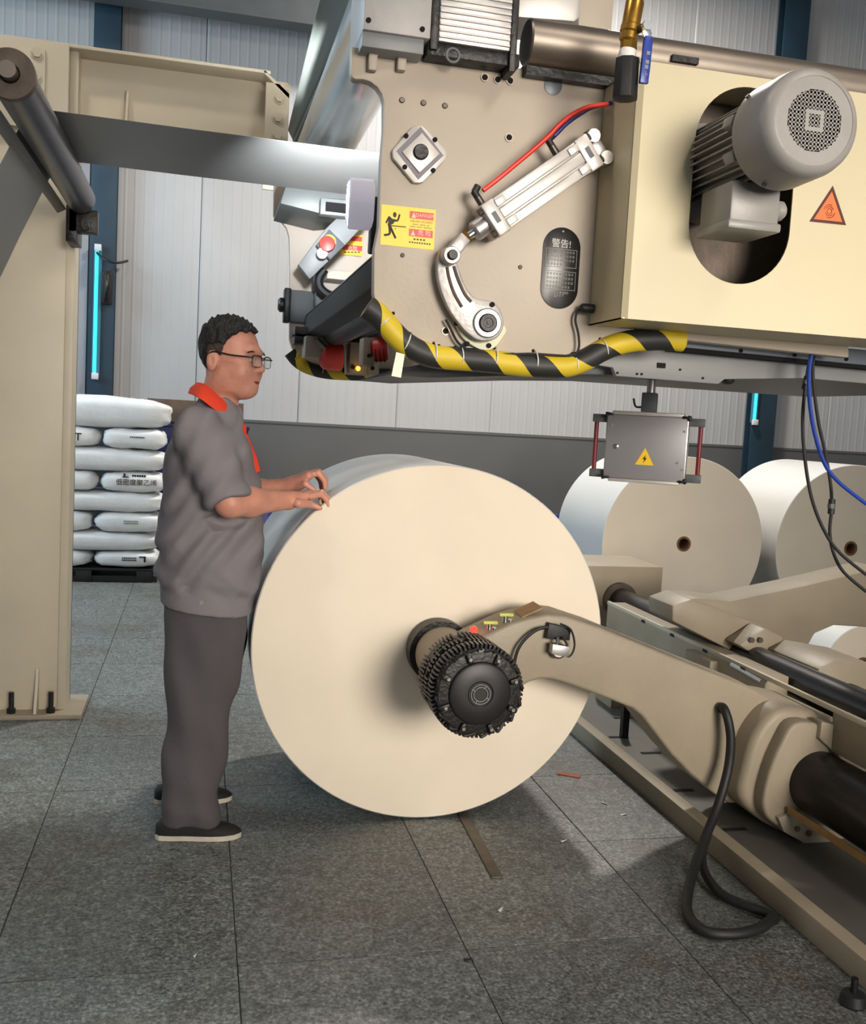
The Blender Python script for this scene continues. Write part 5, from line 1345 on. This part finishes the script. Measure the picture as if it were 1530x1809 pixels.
# head frame
HF = Loc((.099, 3.345, 1.566), (math.cos(math.radians(-31)), math.sin(math.radians(-31)), -.03))
def head_sdf(X, Y, Z):
    x, y, z = HF(X, Y, Z)
    d = ell(x,y,z,(-.014,0,.035),(.099,.079,.096))
    d = smin(d, ell(x,y,z,(.030,0,-.030),(.068,.063,.085)), .03)
    d = smin(d, ell(x,y,z,(.052,0,-.092),(.040,.040,.030)), .03)
    ya = np.abs(y)
    d = smin(d, ell(x,ya,z,(.002,.048,-.068),(.040,.022,.038)), .03)
    d = smin(d, ell(x,ya,z,(.056,.038,-.034),(.026,.026,.030)), .03)
    d = smin(d, ell(x,y,z,(.080,0,.030),(.016,.050,.012)), .018)
    d = smax(d, -ell(x,ya,z,(.098,.033,.008),(.014,.020,.011)), .012)
    d = smin(d, cone(x,y,z,(.086,0,.020),(.107,0,-.024),.008,.0125), .012)
    d = smin(d, ell(x,ya,z,(.096,.012,-.029),(.012,.009,.008)), .006)
    d = smin(d, ell(x,y,z,(.087,0,-.060),(.013,.024,.0065)), .006)
    d = smin(d, ell(x,y,z,(.084,0,-.072),(.013,.020,.0070)), .006)
    d = smax(d, -ell(x,y,z,(.101,0,-.066),(.014,.022,.0016)), .003)
    e = ell(x,ya,z,(-.030,.079,-.010),(.020,.010,.033))
    e = smax(e, -ell(x,ya,z,(-.024,.091,-.008),(.010,.008,.019)), .004)
    d = smin(d, e, .006)
    return d
S_R = Vector((.005, 3.185, 1.315)); S_L = Vector((.03, 3.57, 1.315))
EL_R = Vector((.100, 3.115, 1.118)); WR_R = Vector((.292, 3.262, 1.118))
EL_L = Vector((.16, 3.60, 1.10)); WR_L = Vector((.315, 3.49, 1.150))
def proj_roll(v, off):      # point on the roll surface + offset
    d = Vector((v[0]-RCX, 0, v[2]-RCZ)).normalized(); return Vector((RCX, v[1], RCZ))+d*(RRAD+off)
HR = Vector((.345, 3.310, 1.130)); HL = Vector((.352, 3.462, 1.178))
# fingers: chains ending on the roll
def chain(pts): return [Vector(p) for p in pts]
FR = []
for k, (yo, L_) in enumerate(((-.026,.88),(-.008,1.),(.011,.95),(.029,.8))):
    b = HR+Vector((.030, yo+.004, .008-.004*abs(k-1)))
    m1 = b+Vector((.030*L_, .006, .006)); m2 = b+Vector((.052*L_, .008, -.012)); e = b+Vector((.060*L_, .008, -.032))
    FR.append((b, m1, m2, e))
TR = (WR_R+Vector((.030,-.030,-.006)), HR+Vector((.020,-.044,-.022)), HR+Vector((.052,-.046,-.034)))
FL = []
for k, (yo, L_) in enumerate(((-.030,.9),(-.010,1.),(.010,.95),(.029,.8))):
    b = HL+Vector((.022, yo, .022-.004*abs(k-1)))
    m1 = b+Vector((.036*L_, -.004, .006)); m2 = b+Vector((.060*L_, -.008, -.020)); e = b+Vector((.064*L_, -.008, -.045))
    FL.append((b, m1, m2, e))
TL = (WR_L+Vector((.020,-.028,-.004)), HL+Vector((.010,-.046,-.014)), HL+Vector((.040,-.048,-.034)))
def hand_sdf(X, Y, Z, wr, H, fingers, thumb):
    f = (H-wr).normalized()
    d = cone(X,Y,Z,wr,wr+f*.02,.027,.027)
    side = Vector((0,1,0))
    for s_ in (-.026,-.009,.009,.026):
        d = smin(d, cone(X,Y,Z,wr+side*s_*.55+f*.012,H+side*s_+f*.028,.018,.0145), .014)
    for (b,m1,m2,e) in fingers:
        c = cone(X,Y,Z,b-f*.01,m1,.0115,.0108); c = smin(c, cone(X,Y,Z,m1,m2,.0108,.0096), .004); c = smin(c, cone(X,Y,Z,m2,e,.0096,.0082), .004)
        d = smin(d, c, .006)
    c = cone(X,Y,Z,thumb[0],thumb[1],.016,.0115); c = smin(c, cone(X,Y,Z,thumb[1],thumb[2],.0115,.0085), .004)
    return smin(d, c, .008)
HIPX, HIPY = .045, 3.375
def body_sdf(X, Y, Z):
    d = head_sdf(X, Y, Z)
    nb = HF.w((-.030,0,-.06)); nt = Vector((.055, 3.375, 1.40))
    d = smin(d, cone(X,Y,Z,nb,nt,.056,.062), .025)
    d = smin(d, loft(X,Y,Z,[(.74,HIPX,HIPY,.08,.09),(.95,.045,HIPY,.115,.155),(1.15,.05,3.375,.12,.165),(1.33,.04,3.375,.09,.16),(1.40,.05,3.375,.05,.08)]), .05)
    for S_, E_, W_, H_, FG, TH in ((S_R,EL_R,WR_R,HR,FR,TR),(S_L,EL_L,WR_L,HL,FL,TL)):
        d = smin(d, cone(X,Y,Z,S_,E_,.058,.046), .03)
        mid = E_.lerp(W_, .33)
        d = smin(d, smin(cone(X,Y,Z,E_,mid,.040,.046), cone(X,Y,Z,mid,W_,.046,.028), .02), .025)
        d = smin(d, hand_sdf(X,Y,Z,W_,H_,FG,TH), .014)
    # legs inside the trousers
    for hy, kx, ky, ax_, ay in ((3.29,.03,3.26,.0,3.243),(3.46,.05,3.49,-.02,3.535)):
        d = smin(d, cone(X,Y,Z,(HIPX,hy,.78),(kx,ky,.45),.075,.05), .03)
        d = smin(d, cone(X,Y,Z,(kx,ky,.45),(ax_,ay,.07),.05,.035), .02)
    return d
gx_ = np.concatenate([np.arange(-.12,.30,.0042), np.arange(.30,.46,.003)])
gy_ = np.concatenate([np.arange(3.0,3.225,.005), np.arange(3.225,3.52,.0035), np.arange(3.52,3.70,.006)])
gz_ = np.concatenate([np.arange(.02,1.02,.02), np.arange(1.02,1.23,.0032), np.arange(1.23,1.44,.006), np.arange(1.44,1.70,.003)])
nets_obj('body', body_sdf, gx_, gy_, gz_, mSkin, man, 2)
# hair
def hair_sdf(X, Y, Z):
    x, y, z = HF(X, Y, Z)
    n = .0035*np.sin(190*x+40*y)*np.sin(170*y+30*z)+.003*np.sin(260*x-90*z)*np.sin(230*y+60*x)
    top = np.clip((z-.04)/.06, 0, 1)
    d = ell(x,y,z,(-.016,0,.038),(.101,.0815,.099))-.002-.007*top-n*(.4+top)
    hl = np.interp(x, [-.13,-.075,-.052,-.042,-.012,.002,.012,.03,.05,.075,.10], [-.095,-.088,-.050,.022,.008,.008,.050,.078,.090,.094,.100]).astype(np.float32)
    side = np.clip((np.abs(y)-.050)/.012,0,1)*np.clip((x+.060)/.015,0,1)
    hl = hl*(1-side)+np.maximum(hl, .046)*side
    return smax(d, hl-z+.004*np.sin(140*x+120*y), .004)
def side_hair_sdf(X, Y, Z):
    x, y, z = HF(X, Y, Z)
    d = ell(x,y,z,(-.016,0,.036),(.1005,.0806,.0965))-.0008*np.sin(300*x+200*z)
    hl = np.interp(x, [-.13,-.075,-.052,-.042,-.012,.002,.012,.03,.05,.10], [-.09,-.083,-.050,.022,.008,.008,.050,.070,.09,.1]).astype(np.float32)
    return smax(d, hl-z, .004)
nets_obj('hair', hair_sdf, np.arange(-.06,.26,.003), np.arange(3.20,3.49,.003), np.arange(1.45,1.74,.003), mHair, man, 1)
nets_obj('side_hair', side_hair_sdf, np.arange(-.06,.26,.003), np.arange(3.20,3.49,.003), np.arange(1.45,1.70,.003), mat('cropped_side_hair',(66,52,44),.8,0,.35,90,.3,200), man, 1)
# brows, eyes, glasses
fw = Vector(HF.R[0]); lf = Vector(HF.R[1]); up = Vector(HF.R[2])
for s_ in (-1, 1):
    obj('eye', MB().ball(HF.w((.0765,s_*.033,.006)), .0118), mEyeW, man)
    obj('iris', MB().ball(HF.w((.0838,s_*.033+.003,.006)), .0056), mEyeD, man)
    obj('eyelid', MB().tube([HF.w((.085,s_*(.033+a),.006+b)) for a,b in ((-.015,.001),(-.008,.0065),(0,.008),(.009,.006),(.016,.0))], .0022, 6), mSkin, man)
    obj('eyebrow', MB().tube([HF.w((.0905-abs(a)*.25 if a>0 else .0915,s_*(.034+a),.030+b)) for a,b in ((-.018,-.002),(-.006,.0),(.008,.0),(.022,-.004))], .0030, 6), mat('brow_hair',(62,44,36),.8,0,.2,80), man)
gls = obj('glasses', MB().tube([HF.w((.112,.0105,.012)),HF.w((.114,0,.0135)),HF.w((.112,-.0105,.012))], .0016, 6), mFrame, man)
for s_ in (-1, 1):
    c = []
    for k in range(24):
        a = 2*math.pi*k/24; ca, sa = math.cos(a), math.sin(a)
        yy = s_*.036+.0285*math.copysign(abs(ca)**.6, ca); zz_ = .000+.0185*math.copysign(abs(sa)**.6, sa)
        c.append(HF.w((.112-.006*abs(yy)/.06, yy, zz_)))
    obj('lens_rim', MB().tube(c+[c[0]], .0011, 6, sub=2), mFrame, gls)
    obj('top_rim', MB().tube([c[k] for k in range(1,12)], .0023, 6, sub=2), mFrame, gls)
    nrm = fw*.0006
    obj('lens', MB().add([p+nrm for p in c]+[p-nrm for p in c], [tuple(range(24)), tuple(range(47,23,-1))]+[(k,(k+1)%24,24+(k+1)%24,24+k) for k in range(24)]), mLens, gls)
    obj('temple_arm', MB().tube([HF.w((.107,s_*.062,.010)),HF.w((.098,s_*.076,.011)),HF.w((.04,s_*.0815,.013)),HF.w((-.022,s_*.085,.020)),HF.w((-.04,s_*.083,.008))], .0026, 6), mFrame, gls)
for dz, rr_ in ((.0045,.0036),(-.0055,.0044)):
    obj('lip', MB().tube([HF.w((.0955-abs(a)*.42,a,-.0655+dz*(1-abs(a)*28)-abs(a)*.06)) for a in (-.027,-.015,-.005,.005,.015,.027)], rr_, 8, radii=lambda t: rr_*(1-.75*abs(2*t-1)**2)), mLip, man)
obj('mouth_line', MB().tube([HF.w((.0985-abs(a)*.42,a,-.0660-abs(a)*.06)) for a in (-.026,-.012,0,.012,.026)], .0017, 6), mat('mouth_dark',(96,44,40),.6,0,0), man)
# shirt
def fold(x, y, z):
    wx = x+.03*np.sin(9*z+4*y); wz = z+.03*np.sin(11*x-7*y)
    a = np.sin(34*wz+26*wx+9*y); b = np.sin(58*wx-30*wz+20*y); c = np.sin(46*wz-70*wx+10*y)
    return .007*np.abs(a)**1.5*np.sign(a)*np.clip((1.08-z)/.2,0,1)+.0045*b*np.clip((1.25-z)/.2,.25,1)+.004*c
def shirt_sdf(X, Y, Z):
    x, y, z = X, Y, Z
    z = Z+.11*(X-.06)*np.clip((1.1-Z)/.25,0,1)
    d = loft(x,y,z,[(.742,.043,HIPY,.150,.192),(.775,.043,HIPY,.152,.194),(.800,.043,HIPY,.156,.198),(.84,.045,HIPY,.172,.212),(.95,.048,HIPY,.174,.212),(1.06,.050,HIPY,.168,.206),(1.16,.048,HIPY,.158,.205),(1.26,.036,HIPY,.140,.205),(1.33,.040,HIPY,.112,.188),(1.38,.050,HIPY,.086,.140),(1.41,.058,HIPY,.078,.102),(1.44,.060,HIPY,.055,.065)])
    for S_, E_, q in ((S_R, EL_R, .95), (S_L, EL_L, .85)):
        e = S_.lerp(E_, q); s0 = S_.lerp(E_, -.08)
        d = smin(d, cone(x,y,z,s0,e,.079,.070), .045)
        # flat cuff end
        ax = (E_-S_).normalized(); cut = (x-e.x)*ax.x+(y-e.y)*ax.y+(z-e.z)*ax.z
        reach = np.sqrt((x-e.x)**2+(y-e.y)**2+(z-e.z)**2)
        if S_ is S_R: d = np.where(reach < .12, smax(d, np.where(y < 3.20, cut-.012, -1), .004), d)
        else: d = np.where(reach < .12, smax(d, np.where(y > 3.52, cut-.012, -1), .004), d)
    d = d+fold(x,y,z)*np.clip((z-.80)/.03,0,1)
    # drawn-in pleats above the hem band
    d = d+.006*np.clip(1-np.abs(z-.81)/.035,0,1)*(.6+.4*np.sin(70*x+50*y))
    # neck opening
    op = cone(x,y,z,(.066,HIPY,1.41),(.12,HIPY-.02,1.56),.048,.075)
    d = smax(d, -op, .006)
    return d
nets_obj('shirt', shirt_sdf, np.arange(-.20,.30,.0055), np.arange(2.96,3.76,.0065), np.arange(.73,1.50,.0055), mShirt, man, 2)
# collar: folded orange flaps round the neck
def cr3(L_, sub=6):
    L_ = [Vector(q) for q in L_]; out = []
    for i in range(len(L_)-1):
        a, b, c, d = L_[max(i-1,0)], L_[i], L_[i+1], L_[min(i+2,len(L_)-1)]
        for k in range(sub):
            t = k/sub; out.append(.5*((2*b)+(-a+c)*t+(2*a-5*b+4*c-d)*t*t+(-a+3*b-3*c+d)*t**3))
    return out+[L_[-1]]
def collar_strip(side):
    A = [(-.012,.0,1.488),(.018,.066,1.478),(.066,.084,1.440),(.110,.076,1.398),(.150,.050,1.352)]
    B = [(-.040,.0,1.450),(-.010,.096,1.440),(.045,.124,1.402),(.092,.112,1.358),(.140,.074,1.312)]
    f = lambda p: Vector((p[0], HIPY+side*p[1], p[2]))
    n = 24; top = []; bot = []
    A = [tuple(q) for q in cr3(A)]; B = [tuple(q) for q in cr3(B)]; n = len(A)-1
    from_ = lambda L_, t: L_[min(int(round(t*n)), n)]
    _unused = lambda L_, t: (lambda i, u: [L_[i][k]*(1-u)+L_[min(i+1,4)][k]*u for k in range(3)])(min(int(t*4),3), t*4-min(int(t*4),3))
    for k in range(n+1):
        t = k/n; top.append(f(from_(A,t))); bot.append(f(from_(B,t)))
    mb = MB(); vs = []
    for a, b in zip(top, bot):
        out_ = (b-Vector((.06,HIPY,b.z))); out_.normalize() if out_.length > 0 else None
        mid = (a+b)/2+out_*.008
        vs += [a, mid, b, b-out_*.006, mid-out_*.006, a-out_*.006]
    fs = []
    for k in range(n):
        for j in range(6): fs.append((6*k+j, 6*k+(j+1)%6, 6*k+6+(j+1)%6, 6*k+6+j))
    fs += [(5,4,3,2,1,0), tuple(6*n+j for j in range(6))]
    return mb.add(vs, fs)
cl_ = obj('collar', collar_strip(-1), mCollar, man, ang=50)
obj('collar_flap', collar_strip(1), mCollar, cl_, ang=50)
# orange placket edge down the chest front
pts = [Vector((.142,HIPY-.045,1.325)),Vector((.162,HIPY-.034,1.285)),Vector((.178,HIPY-.028,1.24)),Vector((.190,HIPY-.026,1.20))]
obj('placket', MB().tube(pts, .012, 8, radii=lambda t: .013*(1-.55*t)), mCollar, man)
pts = [Vector((.142,HIPY+.05,1.325)),Vector((.164,HIPY+.036,1.285)),Vector((.186,HIPY+.030,1.24)),Vector((.199,HIPY+.02,1.20))]
obj('placket', MB().tube(pts, .012, 8, radii=lambda t: .015*(1-.5*t)), mCollar, man)
q = P(356,1065,3.175); obj('hem_button', MB().cyl((q.x,3.178,q.z),(q.x,3.186,q.z),.007,n=14), mGrey, man)
# trousers
def trou_sdf(X, Y, Z):
    x, y, z = X, Y, Z
    a = loft(x,y,z,[(.045,.010,3.243,.098,.078),(.12,.012,3.244,.094,.076),(.30,.022,3.252,.100,.078),(.45,.030,3.262,.110,.085),(.60,.040,3.280,.130,.098),(.70,.043,3.300,.134,.105),(.79,.043,3.32,.125,.10)], 2.2)
    b = loft(x,y,z,[(.045,-.005,3.535,.096,.078),(.12,.0,3.533,.092,.076),(.30,.030,3.515,.096,.078),(.45,.055,3.495,.108,.085),(.60,.060,3.470,.128,.098),(.70,.048,3.445,.134,.105),(.79,.043,3.43,.125,.10)], 2.2)
    d = smin(a, b, .03)
    f = .004*np.sin(24*z+30*x+8*y)+.003*np.sin(60*x+14*z)+.005*np.sin(46*z+12*x)*np.clip((.22-z)/.15,0,1)
    crease = .006*np.clip(1-np.abs(x-.03+.02*np.sin(9*z))/.02,0,1)*np.clip((.65-z)/.1,0,1)
    return d+f-crease*0
nets_obj('trousers', trou_sdf, np.arange(-.16,.24,.007), np.arange(3.12,3.66,.007), np.arange(.03,.82,.007), mTrou, man, 2)
# shoes
def shoe(hx, hy, tx, ty):
    h = Vector((hx,hy,0)); t_ = Vector((tx,ty,0)); ax = (t_-h); L_ = ax.length; ax.normalize(); sd = Vector((-ax.y,ax.x,0))
    def ring(u, wid, zt_, zb, n=20):
        c = h+ax*(u*L_); return [c+sd*(wid*math.cos(2*math.pi*k/n))*1.0+Vector((0,0,zb+(zt_-zb)*(.5+.5*math.sin(2*math.pi*k/n)) if False else zb+(zt_-zb)*max(0,math.sin(math.pi*k/(n/2))) if k<=n/2 else zb)) for k in range(n)]
    def loftring(keys, z0, up):
        vs = []; n = 18
        for (u, wd, zt_) in keys:
            c = h+ax*(u*L_)
            for k in range(n+1):
                a = math.pi*k/n; vs.append(c+sd*(wd*math.cos(a))+Vector((0,0,z0+(zt_-z0)*math.sin(a)**.7)))
        m_ = n+1; fs = []
        for i in range(len(keys)-1):
            for k in range(n): fs.append((i*m_+k,i*m_+k+1,(i+1)*m_+k+1,(i+1)*m_+k))
            fs.append((i*m_,(i+1)*m_,(i+1)*m_+n,i*m_+n))
        fs.append(tuple(range(m_))); fs.append(tuple((len(keys)-1)*m_+k for k in range(m_))[::-1])
        return MB().add(vs, fs)
    up_ = [(.015,.018,.045),(.06,.032,.060),(.18,.037,.066),(.35,.038,.072),(.50,.042,.066),(.65,.046,.052),(.80,.044,.042),(.91,.034,.034),(.97,.020,.026),(.995,.008,.020)]
    s_ = obj('shoe', loftring(up_, .014, 1), mShoe, man, ang=60)
    pts = []
    for u, wd, _ in up_: pts.append((u, wd+.002))
    pl = [h+ax*(u*L_)+sd*w_ for u, w_ in pts]+[h+ax*(u*L_)-sd*w_ for u, w_ in reversed(pts)]
    obj('sole', MB().prism([(p.x,p.y) for p in pl], .001, .017, u=(1,0,0), v=(0,1,0), w_=(0,0,1)), mSole, s_)
shoe(-.100, 3.243, .180, 3.222)
shoe(-.118, 3.545, .160, 3.545)
# tape held in the right hand
q = HR+Vector((.078,.010,-.022))
tag(obj('tape_roll', MB().ring(proj_roll((q.x,3.318,q.z),.002)-Vector((0,.012,0)), (0,1,0), .010, .018, .024, 24), mat('amber_tape',(150,104,40),.35,0,.1,30)), 'small amber tape roll held under the man\'s fingers on the paper roll', 'tape')
